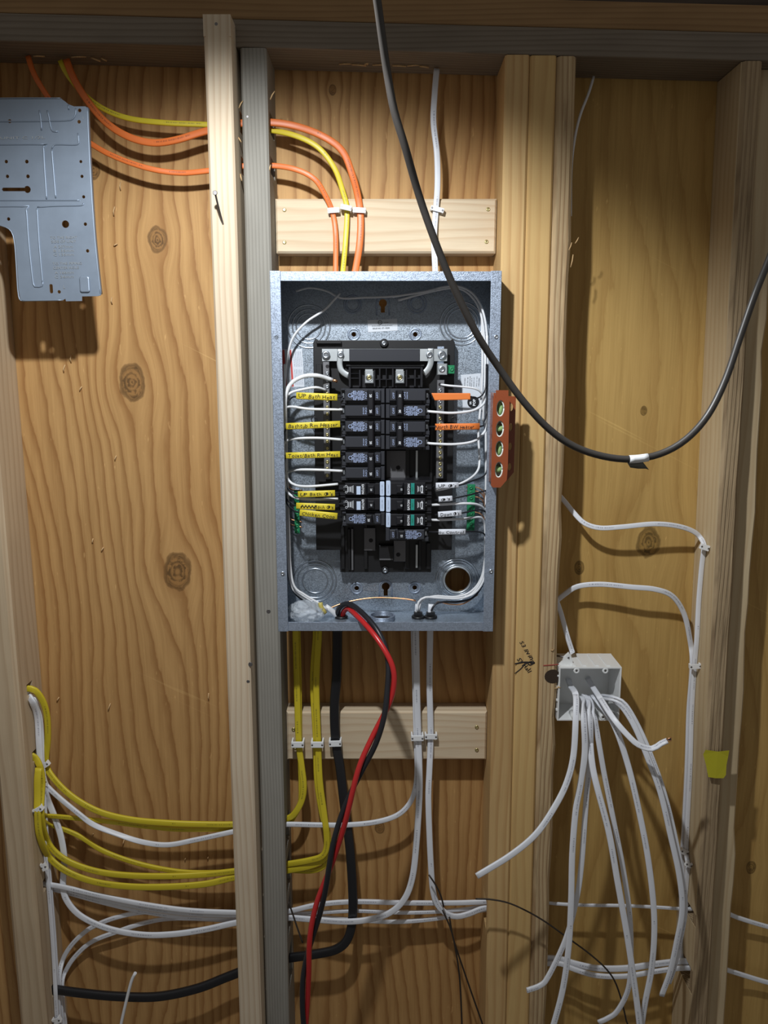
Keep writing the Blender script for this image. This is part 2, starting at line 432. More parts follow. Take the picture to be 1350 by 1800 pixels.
def circle(x, z, r, n=20): return [(x + r * math.cos(2 * math.pi * k / n), z + r * math.sin(2 * math.pi * k / n)) for k in range(n)]
def rrect(x0, x1, z0, z1, r, n=4):
    out = []
    for cx, cz, a0 in ((x1 - r, z1 - r, 0), (x0 + r, z1 - r, 90), (x0 + r, z0 + r, 180), (x1 - r, z0 + r, 270)):
        for k in range(n + 1):
            a = math.radians(a0 + 90 * k / n); out.append((cx + r * math.cos(a), cz + r * math.sin(a)))
    return out
def keyhole(x, z, R, w, h):
    """round hole over a narrower slot"""
    a = math.asin(w / R); out = []
    for k in range(17):
        t = -math.pi / 2 + a + (2 * math.pi - 2 * a) * k / 16; out.append((x + R * math.cos(t), z + R * math.sin(t)))
    return out + [(x - w, z - h), (x + w, z - h)]

TXT = {}
def glyphs(body, bold=0.0):
    key = (body, bold)
    if key not in TXT:
        cu = bpy.data.curves.new('t', 'FONT'); cu.body = body; cu.size = 1.0; cu.resolution_u = 2; cu.offset = bold
        ob = bpy.data.objects.new('t', cu); me = bpy.data.meshes.new_from_object(ob)
        vs = [(v.co.x, v.co.y) for v in me.vertices]; fs = [tuple(p.vertices) for p in me.polygons]
        TXT[key] = (vs, fs); bpy.data.meshes.remove(me); bpy.data.objects.remove(ob); bpy.data.curves.remove(cu)
    return TXT[key]
def lettering(mb, body, x, z, y, size, width=None, rot=0.0, bold=0.0, wobble=0.0, center=True, thick=0.0):
    """flat characters facing the viewer, baseline centre at (x, z); wobble makes it look handwritten"""
    V = []; F = []; pen = 0.0
    if wobble:
        for ch in body:
            if ch == ' ': pen += 0.32; continue
            vs, fs = glyphs(ch, bold)
            if not vs: continue
            x0 = min(v[0] for v in vs); x1 = max(v[0] for v in vs)
            r = random.uniform(-wobble, wobble); k = random.uniform(0.88, 1.12); dy = random.uniform(-0.06, 0.06)
            b = len(V)
            for (vx, vy) in vs:
                vx -= x0; V.append((pen + (vx * math.cos(r) - vy * math.sin(r)) * k + 0.12 * vy, dy + (vx * math.sin(r) + vy * math.cos(r)) * k))
            F += [tuple(i + b for i in f) for f in fs]; pen += (x1 - x0) * k + 0.10
    else:
        vs, fs = glyphs(body, bold); V = list(vs); F = list(fs)
    if not V: return
    x0 = min(v[0] for v in V); x1 = max(v[0] for v in V); ymid = 0.35
    sx = size if width is None else width / max(1e-6, (x1 - x0))
    c, s_ = math.cos(rot), math.sin(rot)
    xm = (x0 + x1) / 2 if center else x0
    out = []
    for vx, vy in V:
        a, b = (vx - xm) * sx, (vy - ymid) * size
        out.append((x + a * c - b * s_, y, z + a * s_ + b * c))
    mb.add(out, F)

def catmull(pts, step=0.006):
    out = []
    Q = [pts[0] * 2 - pts[1]] + pts + [pts[-1] * 2 - pts[-2]]
    for i in range(1, len(Q) - 2):
        p0, p1, p2, p3 = Q[i - 1], Q[i], Q[i + 1], Q[i + 2]
        k = max(2, int((p2 - p1).to_3d().length / step))
        for j in range(k):
            t = j / k
            out.append(0.5 * ((2 * p1) + (p2 - p0) * t + (2 * p0 - 5 * p1 + 4 * p2 - p3) * t * t + (3 * p1 - p0 - 3 * p2 + p3) * t ** 3))
    out.append(pts[-1].copy()); return out
def path(spec, Y=1.285, step=0.006):
    """spec of (px, py[, Y[, twist degrees]]) -> points, twists"""
    v = []
    for s in spec:
        y = s[2] if len(s) > 2 and s[2] is not None else Y
        tw = math.radians(s[3]) if len(s) > 3 else 0.0
        p = P(s[0], s[1], y); v.append(Vector((p.x, p.y, p.z, tw)))
    q = catmull(v, step)
    return [Vector(a[:3]) for a in q], [a[3] for a in q]

REG = []
STUD_L, STUD_L_HOLES = -0.608, ((1199, 1226), (1316, 1340), (1541, 1567), (1725, 1751))
def to_px(c):
    z = c.z - HC; zc = c.y * CP - z * SP; yc = c.y * SP + z * CP
    return 675 + FPX * c.x / zc, 900 - FPX * yc / zc
def in_panel(p): return XL < p.x < XR and PF < p.y < PB and ZB - 0.0005 < p.z < ZT + 0.0005
def outside_rules(pts, tw, a):
    """a cable ends where it meets the top plate or the panel, and keeps clear of the side of the outer studs"""
    def bad(p): return in_panel(p) or (YF < p.y < YW and p.z > plate_under(p.x))
    i0, i1 = 0, len(pts)
    while i0 < i1 - 4 and bad(pts[i0]): i0 += 1
    while i1 > i0 + 4 and bad(pts[i1 - 1]): i1 -= 1
    pts, tw = pts[i0:i1], tw[i0:i1]
    return clear_of_studs(pts, a), tw
def clear_of_studs(pts, a):
    cam_p = Vector((0, 0, HC)); a = a + 0.0006
    for i, p in enumerate(pts):
        px, py = to_px(p)
        if p.x < STUD_L + a and p.y > YF and not (min(i, len(pts) - 1 - i) < 9 and any(h0 < py < h1 for h0, h1 in STUD_L_HOLES)):
            pts[i] = cam_p + (p - cam_p) * ((STUD_L + a) / p.x)
        elif 1150 < px < 1246 and 925 < py < 1680 and p.y > YF:
            lim = rsx(p.z) - a - 0.0006
            if p.x > lim and not (1583 < py < 1608 and px > 1206): pts[i] = cam_p + (p - cam_p) * (lim / p.x)
    return pts
def cable(name, label, spec, mat='white_sheath', w=10, d=None, Y=1.285, cat='cable', group=None, sect='flat', parent=None, step=0.006, n=12):
    pts, tw = path(spec, Y, step)
    k = scale(spec[len(spec) // 2][1], Y)
    a = w * k / 2; b = a if d is None and sect == 'round' else (0.0026 if d is None else d)
    inner = all(in_panel(P(s_[0], s_[1], s_[2] if len(s_) > 2 and s_[2] else Y)) or s_[1] > 1080 for s_ in spec) and spec[0][1] < 1100 and spec[-1][1] < 1100 and 490 < spec[0][0] < 870
    if inner:
        for p in pts: p.x = min(max(p.x, XL + T + a + .0006), XR - T - a - .0006); p.z = max(p.z, ZB + T + a * .6)
    else: pts, tw = outside_rules(pts, tw, a)
    o = MB().sweep(pts, a, b, sect, n, tw).build(name, mat, parent)
    REG.append(dict(o=o, pts=pts, tw=tw, a=a, b=b, sect=sect, n=n, inner=inner, free=not (mat == 'hang_black')))
    if parent is None: tag(o, label, cat, group)
    elif label: o['label'] = label
    return o

def relax_cables(iters=70):
    """slide touching cables apart along the line of sight until they lie on each other instead of in each other"""
    import numpy as np
    own = []; Pm = []; ra = []; rb = []; idx = []
    for ci, r in enumerate(REG):
        for i, p in enumerate(r['pts']):
            own.append(ci); Pm.append(tuple(p)); ra.append(r['a']); rb.append(r['b'] if r['sect'] != 'flat' else r['b']); idx.append(i)
    Pm = np.array(Pm); own = np.array(own); ra = np.array(ra); rb = np.array(rb); idx = np.array(idx)
    z = Pm[:, 2] - HC; zc = Pm[:, 1] * CP - z * SP; yc = Pm[:, 1] * SP + z * CP
    u = Pm[:, 0] / zc; v = yc / zc
    cell = 0.012; grid = {}
    for i in range(len(u)): grid.setdefault((int(math.floor(u[i] / cell)), int(math.floor(v[i] / cell))), []).append(i)
    I, J = [], []
    for (gx, gy), lst in grid.items():
        for dx in (-1, 0, 1):
            for dy in (-1, 0, 1):
                oth = grid.get((gx + dx, gy + dy))
                if not oth: continue
                for i in lst:
                    for j in oth:
                        if own[i] < own[j]: I.append(i); J.append(j)
    I = np.array(I); J = np.array(J)
    dl = np.hypot(u[I] - u[J], v[I] - v[J]) * 0.5 * (zc[I] + zc[J])
    k = (dl < (ra[I] + ra[J]) * 1.02) & (np.abs(zc[I] - zc[J]) < 0.022)
    I, J, dl = I[k], J[k], dl[k]
    need = (rb[I] + rb[J]) * np.sqrt(np.clip(1.0 - (dl / ((ra[I] + ra[J]) * 1.04)) ** 4, 0.0, 1.0)) + 0.0004
    # one ordering for each contact stretch
    sgn = np.zeros(len(I)); order = np.lexsort((idx[I], own[J], own[I])); st = 0; d0 = zc[I] - zc[J]
    for t in range(1, len(order) + 1):
        if t == len(order) or own[I[order[t]]] != own[I[order[st]]] or own[J[order[t]]] != own[J[order[st]]] or idx[I[order[t]]] - idx[I[order[t - 1]]] > 6:
            ids = order[st:t]; m = d0[ids].mean(); sgn[ids] = 1.0 if m >= 0 else -1.0; st = t
    delta = np.zeros(len(zc))
    fixed = np.array([1.0 if REG[o]['free'] else 0.0 for o in own])
    for i in range(len(zc)):
        if REG[own[i]]['inner'] and Pm[i, 1] < 1.2265: fixed[i] = 0.0
    starts = [np.where(own == c)[0] for c in range(len(REG))]
    ylim = np.array([(PB - T - 0.0008) if REG[o]['inner'] else (YW - 0.0006) for o in own]) - rb
    for (pa, pb) in ((349, 445), (1251, 1336)):
        on = (np.abs(Pm[:, 0]) < 0.175) & (Pm[:, 2] > PZ(pb, YBLK) - 0.004) & (Pm[:, 2] < PZ(pa, YBLK) + 0.004) & (Pm[:, 1] > YF)
        ylim = np.where(on, np.minimum(ylim, YBLK - 0.0006 - rb), ylim)
    for it in range(iters):
        dd = (zc[I] + delta[I] - zc[J] - delta[J]) * sgn
        lack = np.clip(need - dd, 0, None)
        wi, wj = fixed[I], fixed[J]; tot = np.maximum(wi + wj, 1e-6)
        corr_p = np.zeros(len(zc)); corr_m = np.zeros(len(zc))
        for A, w, sg in ((I, wi / tot, sgn), (J, wj / tot, -sgn)):
            mv = lack * w * 0.7 * sg
            np.maximum.at(corr_p, A, mv); np.minimum.at(corr_m, A, mv)
        delta += corr_p + corr_m
        if it < iters - 4:
            for ids in starts:
                if len(ids) > 4:
                    d = delta[ids]; e = np.concatenate(([d[0]], d, [d[-1]])); delta[ids] = (0.25 * e[:-2] + 0.5 * e[1:-1] + 0.25 * e[2:]) * 1.0
        f = (zc + delta) / zc
        over = Pm[:, 1] * f - ylim
        delta = np.where(over > 0, delta - over / np.maximum(Pm[:, 1] / zc, 0.5), delta)
        delta *= fixed
    f = (zc + delta) / zc
    for ci, r in enumerate(REG):
        ids = starts[ci]; np_pts = [Vector((Pm[i, 0] * f[i], Pm[i, 1] * f[i], HC + (Pm[i, 2] - HC) * f[i])) for i in ids]
        if not r['inner']: np_pts = clear_of_studs(np_pts, r['a'])
        m = MB().sweep(np_pts, r['a'], r['b'], r['sect'], r['n'], r['tw'])
        w0 = WLOC[r['o'].name]
        for vv, q in zip(r['o'].data.vertices, m.v): vv.co = q - w0
        r['o'].data.update()

# ------------------------------------------------------------------ the setting
wall = bpy.data.objects.new('wall_back', None); COL.objects.link(wall); wall['kind'] = 'structure'; WLOC['wall_back'] = Vector((0, 0, 0))
def sheet(x0, x1, mat):
    mb = MB().box(x0, x1, YW, YW + 0.0185, 0.0, 2.75)
    me = bpy.data.meshes.new('plywood_sheet'); me.from_pydata([tuple(v) for v in mb.v], [], mb.f); me.materials.append(MATS[mat])
    o = bpy.data.objects.new('plywood_sheet', me); COL.objects.link(o); o.parent = wall; WLOC[o.name] = Vector((0, 0, 0)); return o
sheet(-1.7, 0.2518, 'ply_left'); sheet(0.2532, 1.7, 'ply_right')
fl = MB().box(-1.7, 1.7, -0.9, YW, -0.06, 0.0).build('floor', 'concrete'); fl['kind'] = 'structure'

# double top plate (runs slightly out of level), rim board above
def beam(name, pyl, pyr, hgt, y0, y1, mat, lab, cat):
    xl, xr = -1.7, 1.7
    zl = PZ(89, YF) + (89 - pyl) * scale(89, YF); zr = PZ(89, YF) + (89 - pyr) * scale(89, YF)
    v = []
    for x, z in ((xl, zl), (xr, zr)):
        v += [(x, y0, z), (x, y1, z), (x, y1, z + hgt), (x, y0, z + hgt)]
    mb = MB(); mb.add(v, [(0, 1, 2, 3), (7, 6, 5, 4), (0, 4, 5, 1), (1, 5, 6, 2), (2, 6, 7, 3), (3, 7, 4, 0)])
    o = mb.build(name, mat, None, 0.002); tag(o, lab, cat); return o
beam('top_plate', 39, 139, 0.037, YF, YW - 0.0005, 'plate_wood', 'lower board of the doubled top plate, resting on the studs', 'board')
_tp = bpy.data.objects['top_plate']
def plate_chips():
    for (px, py, l, an) in ((596, 110, 22, 4), (618, 112, 26, -6), (640, 116, 14, 40), (655, 112, 30, 3), (690, 113, 24, -4), (716, 116, 22, 8), (738, 114, 16, -10), (645, 121, 12, 70),
                            (58, 93, 20, 0), (125, 95, 26, 4), (160, 98, 18, -30), (178, 104, 12, -40)):
        q = P(px, py, 1.302); q.z = plate_under(q.x) - 0.0005; k = scale(py, 1.3) * l; t = math.radians(an)
        MB().sweep([q, q + Vector((k * .5 * math.cos(t), -0.003, k * .3 * math.sin(t) - .001)), q + Vector((k * math.cos(t), 0.001, k * .6 * math.sin(t)))], 0.0013, 0.0007, 'round', 5).build('splinter', 'splinter', _tp)
beam('top_plate', 39 - 46, 139 - 46, 0.037, YF + 0.003, YW - 0.0005, 'plate_wood_warm', 'upper board of the doubled top plate, just under the dark rim', 'board')
beam('rim_board', 39 - 92, 139 - 92, 0.20, YF + 0.045, YW - 0.0005, 'rim_dark', 'dark rim board along the very top above the plates', 'board')

def plate_under(x):                     # underside of the top plate at x
    zl = PZ(89, YF) + 50 * scale(89, YF); zr = PZ(89, YF) - 50 * scale(89, YF)
    return zl + (zr - zl) * (x + 1.7) / 3.4 - 0.0008

plate_chips()
def stud(name, label, xt, xb, mat, y0=YF, y1=YW - 0.0006, holes=(), ch=0.003, top=None, tongue=None, rag=0.0, cat='stud', hy=(1.266, 1.316)):
    """upright post; xt / xb = (left, right) at the top and at the bottom; holes = (pyA, pyB) bored sideways"""
    zb = 0.0; zt = plate_under((xt[0] + xt[1]) / 2) if top is None else top
    mb = MB()
    zs = [zb, zt]
    hz = sorted([(PZ(b, 1.29), PZ(a, 1.29)) for a, b in holes])
    def X(side, z): t = (z - zb) / (zt - zb); return xb[side] + (xt[side] - xb[side]) * t
    def piece(za, zc, ya, yc, front, nseg=1):
        rows = []
        for i in range(nseg + 1):
            z = za + (zc - za) * i / nseg; l, r = X(0, z), X(1, z)
            if front and rag and 0 < i < nseg: r += random.uniform(-rag, rag)
            if front: rows.append([(l, yc, z), (l, ya + ch, z), (l + ch, ya, z), (r - ch, ya, z), (r, ya + ch, z), (r, yc, z)])
            else: rows.append([(l, yc, z), (l, ya, z), (r, ya, z), (r, yc, z)])
        n = len(rows[0]); v = [p for r_ in rows for p in r_]; f = []
        for i in range(nseg):
            for k in range(n):
                f.append((i * n + k, i * n + (k + 1) % n, (i + 1) * n + (k + 1) % n, (i + 1) * n + k))
        f += [tuple(range(n - 1, -1, -1)), tuple(nseg * n + k for k in range(n))]
        mb.add(v, f)
    z = zb
    def nseg(a, b): return max(1, int((b - a) / 0.05)) if rag else 1
    for a, b in hz:
        piece(z, a, y0, y1, True, nseg(z, a)); piece(a, b, y0, hy[0], True); piece(a, b, hy[1], y1, False); z = b
    piece(z, zt, y0, y1, True, nseg(z, zt))
    if tongue: mb.box(xt[0] - 0.0002, xt[1] + 0.0002, y0, y0 + tongue[1], zt, tongue[0])
    o = mb.build(name, mat); tag(o, label, cat); return o

HOLES = [(203, 240), (281, 311), (1432, 1482), (1502, 1560), (1576, 1632), (1664, 1722)]
pale = stud('stud', 'pale new wood stud carrying a bent nail, left of the grey stud', (-0.2520, -0.2140), (-0.2520, -0.2135), 'pale_pine', y0=1.212,
            holes=HOLES, tongue=(PZ(25, 1.212), 0.037))
grey = stud('stud', 'weathered grey stud touching the panel on its left', (-0.2080, -0.1700), (-0.2130, -0.1715), 'grey_pine', holes=HOLES)
stud('stud', 'honey coloured stud touching the panel on its right', (0.1755, 0.2110), (0.1860, 0.2240), 'honey_pine_a', holes=[(1572, 1618)])
mid = stud('stud', 'honey stud with handwriting in black marker', (0.2116, 0.2500), (0.2246, 0.2660), 'honey_pine_b', holes=[(1572, 1618)])
rough3 = stud('stud', 'splintered stud that the white junction box is nailed to', (0.2508, 0.2790), (0.2666, 0.2980), 'rough_pine', holes=[(1572, 1618), (1678, 1722)], rag=0.0022, ch=0.005)
stud('stud', 'smooth pale stud at the left edge with yellow cables leaving its side', (-0.6560, -0.6080), (-0.6560, -0.6080), 'left_pine', ch=0.006,
     holes=[(1201, 1223), (1319, 1337), (1544, 1564), (1728, 1748)], hy=(1.282, 1.304))
rs = stud('stud', 'rough sawn stud on the right with the yellow paper tag', (0.5200, 0.5490), (0.5695, 0.6000), 'rough_face', ch=0.004, rag=0.001,
     holes=[(1585, 1606), (1682, 1722)])
stud('stud', 'shadowed stud set back behind the rough sawn stud', (0.5525, 0.5900), (0.6035, 0.6480), 'edge_pine', y0=1.282, rag=0.003, holes=[(1590, 1640), (1690, 1735)], hy=(1.291, 1.322))
# smooth planed left cheek of the rough sawn stud
mbc = MB()
def rsx(z): zt = plate_under(0.536); return 0.5695 + (0.5200 - 0.5695) * z / zt
zt = plate_under(0.536)
for za, zc in ((0.0, PZ(1722, 1.29)), (PZ(1682, 1.29), PZ(1606, 1.29)), (PZ(1585, 1.29), zt)):
    mbc.add([(rsx(za) - .0009, YF + .004, za), (rsx(za) - .0009, YW - .001, za), (rsx(zc) - .0009, YW - .001, zc), (rsx(zc) - .0009, YF + .004, zc),
             (rsx(za) + .0006, YF + .004, za), (rsx(za) + .0006, YW - .001, za), (rsx(zc) + .0006, YW - .001, zc), (rsx(zc) + .0006, YF + .004, zc)],
            [(0, 1, 2, 3), (7, 6, 5, 4), (0, 3, 7, 4), (1, 5, 6, 2), (0, 4, 5, 1), (3, 2, 6, 7)])
o = mbc.build('planed_side', 'edge_pine', rs); o['label'] = 'smooth planed cheek'

# nail, screws, holes and marks on the studs
def screw_head(parent, px, py, Y, r=3.2, mat='zinc_screw', name='screw', cross=True):
    q = P(px, py, Y); k = r * scale(py, Y)
    mb = MB().lathe(q.x, q.z, [(k * 0.9, Y + 0.001), (k, Y - 0.0004), (k * 0.86, Y - 0.0014), (k * 0.45, Y - 0.0018), (0.38 * k, Y - 0.0008)], 12)
    return mb.build(name, mat, parent)
def hole_mark(parent, px, py, Y, r, mat='ink', name='bore'):
    q = P(px, py, Y); k = r * scale(py, Y)
    return MB().lathe(q.x, q.z, [(k, Y + 0.0005), (k * 0.9, Y - 0.0002)], 14).build(name, mat, parent)
a = P(378, 339, 1.180); b = P(386, 372, 1.198); c = P(392, 394, 1.2125)
mb = MB().sweep(catmull([a, b, c], 0.003), 0.0014, 0.0014, 'round', 8)
mb.lathe(a.x, a.z, [(0.0032, a.y + .0006), (0.0034, a.y - .0004), (0.0028, a.y - .0010)], 10)
o = mb.build('nail', 'nail_steel', pale); o['label'] = 'bent nail sticking out'
for (px, py, r) in ((380, 42, 3), (440, 1168, 4), (436, 1198, 3)): hole_mark(pale, px, py, 1.212, r, 'nail_steel', 'nail_head')
for (px, py, r) in ((472, 1075, 4), (435, 205, 2)): hole_mark(grey, px, py, YF, r, 'nail_steel', 'nail_head')
# marker writing on the middle stud
mb = MB(); yq = YF - 0.0006
def stroke(mb, p, w, y=yq):
    pts = [Vector((P(a, b, y).x, y, P(a, b, y).z)) for a, b in p]
    mb.sweep(catmull(pts, 0.002), w * scale(p[0][1], y) / 2, 0.0003, 'round', 6)
k = scale(1150, YF)
q = P(928, 1146, yq); lettering(mb, 'S3 living', q.x, q.z, yq, 11 * k, 46 * k, math.radians(-59), 0.012, 0.15)
q = P(922, 1169, yq); lettering(mb, 'S3 Hall', q.x, q.z, yq, 11 * k, 34 * k, math.radians(-50), 0.012, 0.15)
stroke(mb, [(905, 1167), (922, 1164), (940, 1165)], 2.6); stroke(mb, [(940, 1165), (932, 1169), (928, 1167)], 2.2)
stroke(mb, [(905, 1184), (915, 1176), (924, 1167), (936, 1163)], 1.8)
o = mb.build('handwriting', 'ink', mid); o['label'] = 'black marker words and arrow'
mb = MB(); stroke(mb, [(955, 1170), (970, 1169), (982, 1168)], 2.2); mb.build('pencil_line', 'pencil_red', rough3)
# big bored hole beside the junction box
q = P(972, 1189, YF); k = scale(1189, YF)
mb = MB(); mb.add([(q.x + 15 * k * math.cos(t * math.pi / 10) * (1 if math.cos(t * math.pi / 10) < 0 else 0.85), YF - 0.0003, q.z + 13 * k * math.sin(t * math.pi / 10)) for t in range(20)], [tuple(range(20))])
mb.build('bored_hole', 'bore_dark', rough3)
for (px, py, l, an, par) in ((975, 1210, 9, 20, rough3), (980, 1206, 7, -30, rough3), (968, 1143, 6, 15, rough3), (1003, 470, 22, 80, rough3), (1000, 440, 14, 70, rough3),
                        (1011, 428, 12, 60, rough3), (420, 190, 14, 60, grey), (424, 250, 10, 120, grey), (425, 318, 12, 100, grey), (474, 300, 10, 80, grey), (475, 175, 16, 60, grey)):
    q = P(px, py, YF - 0.001); k = scale(py, YF) * l; t = math.radians(an)
    MB().sweep([q, q + Vector((k * .5 * math.cos(t), -0.002, k * .5 * math.sin(t))), q + Vector((k * math.cos(t), 0.001, k * math.sin(t)))], 0.0009, 0.0006, 'round', 5).build('splinter', 'splinter', par)

# blocks between the studs
def block(label, x0, x1, py0, py1, screws):
    mb = MB().box(x0, x1, YBLK, YW - 0.0006, PZ(py1, YBLK), PZ(py0, YBLK), 0.003)
    o = mb.build('blocking_board', 'block_pine'); tag(o, label, 'board')
    for (px, py) in screws: screw_head(o, px, py, YBLK, 3.6, 'brass')
    return o
block('pale horizontal block above the panel, orange cables stapled on it', -0.1690, 0.1752, 349, 445, [(500, 369), (500, 426), (858, 368), (855, 425)])
block('pale horizontal block below the panel, yellow cables stapled on it', -0.1698, 0.1793, 1251, 1336, [(516, 1282), (519, 1314), (838, 1278), (838, 1318)])
# chips caught on the plywood
for (px, py, l, an) in ((200, 380, 16, 80), (212, 335, 14, 85), (200, 433, 8, 30), (125, 638, 14, 85), (112, 655, 14, 75), (140, 688, 10, 60), (163, 955, 9, 80), (178, 970, 10, 60),
                        (202, 810, 10, 70), (190, 1250, 16, 70), (100, 1233, 10, 60), (367, 1231, 14, 88), (216, 1487, 14, 75), (325, 1510, 4, 60), (365, 1508, 4, 60), (197, 535, 12, 86), (160, 1470, 8, 50)):
    q = P(px, py, YW - 0.001); k = scale(py, YW) * l; t = math.radians(an)
    MB().sweep([q, q + Vector((k * .5 * math.cos(t), -0.004, k * .5 * math.sin(t))), q + Vector((k * math.cos(t), -0.001, k * math.sin(t)))], 0.0010, 0.0006, 'round', 5).build('splinter', 'splinter', wall)

# ------------------------------------------------------------------ the electrical panel
PF, PB = 1.200, 1.2995
XL, XR = -0.1654, 0.1705
ZT, ZB = PZ(477, PF), PZ(1109, PF)
panel = thing('electrical_panel', 'open grey steel breaker panel between two studs', 'panel', ((XL + XR) / 2, PB, ZB))
T = 0.0015
def Q(px, py, Y): q = P(px, py, Y); return (q.x, q.z)
hk = lambda py: scale(py, PB)
def spot(px, py): return Q(px, py, PB - T)
holes = []
x, z = spot(804, 1019); holes.append(circle(x, z, 21.5 * hk(1019), 28))
x, z = spot(678, 1031); holes.append(keyhole(x, z, 7 * hk(1031), 3.6 * hk(1031), 17 * hk(1031)))
x, z = spot(673, 533); holes.append(keyhole(x, z, 7 * hk(533), 3.6 * hk(533), 16 * hk(533)))
for (px, py) in ((622, 588), (730, 588), (627, 1034), (729, 1033)): x, z = spot(px, py); holes.append(circle(x, z, 4 * hk(py), 14))
plate('back_plate', [(XL + T, ZB + T), (XR - T, ZB + T), (XR - T, ZT - T), (XL + T, ZT - T)], holes, PB - T, PB, 'galvanized', panel)
MB().box(XL, XL + T, PF, PB, ZB, ZT).build('side_wall', 'galvanized', panel)
MB().box(XR - T, XR, PF, PB, ZB, ZT).build('side_wall', 'galvanized', panel)
tw = MB().box(XL + T, XR - T, PF + T, PB, ZT - T, ZT).build('top_wall', 'galvanized', panel)
bw = MB().box(XL + T, XR - T, PF + T, PB, ZB, ZB + T).build('bottom_wall', 'galvanized', panel)
FW = 0.0150
MB().box(XL - 0.0006, XL + FW, PF - 0.0012, PF + 0.0003, ZB - 0.0008, ZT + 0.0008).build('front_flange', 'galvanized_plain', panel, 0.0006)
MB().box(XR - FW, XR + 0.0006, PF - 0.0012, PF + 0.0003, ZB - 0.0008, ZT + 0.0008).build('front_flange', 'galvanized_plain', panel, 0.0006)
MB().box(XL + FW, XR - FW, PF - 0.0006, PF + 0.0009, ZT - 0.0135, ZT).build('front_flange', 'galvanized_plain', panel, 0.0004)
MB().box(XL + FW, XR - FW, PF - 0.0006, PF + 0.0009, ZB, ZB + 0.0145).build('front_flange', 'galvanized_plain', panel, 0.0004)
for (px, py) in ((872, 592), (863, 1004), (497, 1008)): screw_head(panel, px, py, PF - 0.0012, 4.0, 'zinc_screw', 'cover_screw')
hole_mark(panel, 486, 593, PF - 0.0012, 4, 'galv_dark', 'screw_hole')
def knockout(px, py, radii, mat='zinc_screw', name='knockout'):
    x, z = spot(px, py); mb = MB()
    for r in radii: mb.ring(x, PB - T - 0.0002, z, r * hk(py), 0.0013, 40, 6, 0.9)
    return mb.build(name, mat, panel)
knockout(543, 574, (37, 29, 22)); knockout(811, 569, (37, 30, 25)); knockout(554, 1021, (37, 31, 22)); knockout(804, 1019, (37, 33, 27))
knockout(620, 535, (15, 11), 'galvanized_plain'); knockout(733, 534, (16, 11), 'galvanized_plain')
x, z = spot(804, 1019)
MB().lathe(x, z, [(21.6 * hk(1019), PB - T), (25 * hk(1019), PB - T - 0.003), (26.5 * hk(1019), PB - T - 0.003), (27 * hk(1019), PB - T)], 32).build  # collar below
mbk = MB(); mbk.ring(x, PB - T - 0.001, z, 23.5 * hk(1019), 0.0019, 36, 6, 0.8); mbk.build('hole_collar', 'aluminium', panel)
for (px, py) in ((622, 588), (730, 588), (627, 1034), (729, 1033)):
    x, z = spot(px, py); k = hk(py); mb = MB()
    mb.ring(x, PB - T, z, 9.5 * k, 0.0017, 24, 6, 0.8); mb.ring(x, PB - T, z, 5 * k, 0.0009, 20, 5, 0.9); mb.build('embossed_boss', 'galvanized_plain', panel)
for py in (1036, 538):
    x, z = spot(678 if py > 800 else 673, py); mb = MB(); k = hk(py)
    pts = [Vector((x + 11 * k * math.cos(t), PB - T, z + 5 * k + 11 * k * math.sin(t))) for t in [math.pi * i / 12 for i in range(13)]]
    pts = [Vector((x + 11 * k, PB - T, z - 16 * k))] + pts + [Vector((x - 11 * k, PB - T, z - 16 * k))]
    mb.sweep(pts, 0.0012, 0.0010, 'round', 6); mb.build('keyhole_rim', 'galvanized_plain', panel)

# stickers
def sticker(name, corners, Y, mat, label=None):
    pts = [Q(a, b, Y) for a, b in corners]
    o = MB().prism_y(pts, Y - 0.0003, Y).build(name, mat, panel)
    if label: o['label'] = label
    return o
YS = PB - T - 0.0002
s1 = sticker('sticker', [(646, 563), (698, 560), (699, 581), (647, 584)], YS, 'paper', 'white listing sticker')
mb = MB(); yy = YS - 0.0005; k = scale(572, yy)
x, z = Q(668, 567, yy); mb.ring(x, yy, z, 3.4 * k, 0.0004, 18, 4, 0.3); lettering(mb, 'UL', x, z, yy, 4.2 * k)
x, z = Q(678, 567, yy); lettering(mb, 'LISTED', x + 1 * k, z, yy, 2.6 * k)
x, z = Q(672, 572.5, yy); lettering(mb, 'ENCLOSED PANELBOARD', x, z, yy, 2.6 * k, 36 * k, math.radians(2))
x, z = Q(670, 577, yy); lettering(mb, 'ISSUE NO. ET-10250', x, z, yy, 3.6 * k, 30 * k, math.radians(2), 0.02)
mb.build('lettering', 'ink', s1)
s2 = sticker('sticker', [(494.5, 614), (531, 613), (535, 680), (497, 681)], YS, 'paper', 'red and white warning sticker')
mb = MB(); yy = YS - 0.0005
for cs in ([(494.5, 615), (500, 615), (504.5, 679), (498.5, 680)], [(509, 615), (512, 615), (516.5, 679), (513, 680)]): mb.prism_y([Q(a, b, yy) for a, b in cs], yy - 0.0002, yy)
mb.build('red_band', 'label_red', s2)
mb = MB(); k = scale(650, yy)
for i, xx in enumerate((505, 508, 517, 520, 523, 526, 529)):
    for j in range(2):
        x, z = Q(xx + j * 2, 631 + j * 32, yy); lettering(mb, 'WARNING HAZARDOUS VOLTAGE' if i % 2 else 'TURN OFF POWER BEFORE SERVICE', x, z, yy, 2.4 * k, 27 * k, math.radians(-86))
mb.build('lettering', 'paper_grey', s2)
s3 = sticker('sticker', [(810, 659), (845, 656), (848, 722), (814, 725)], YS, 'paper', 'white catalogue sticker with round black badge')
mb = MB(); yy = YS - 0.0005; k = scale(690, yy)
x, z = Q(832, 707, yy); mb.lathe(x, z, [(10.5 * k, yy + .0003), (10.5 * k, yy)], 28)
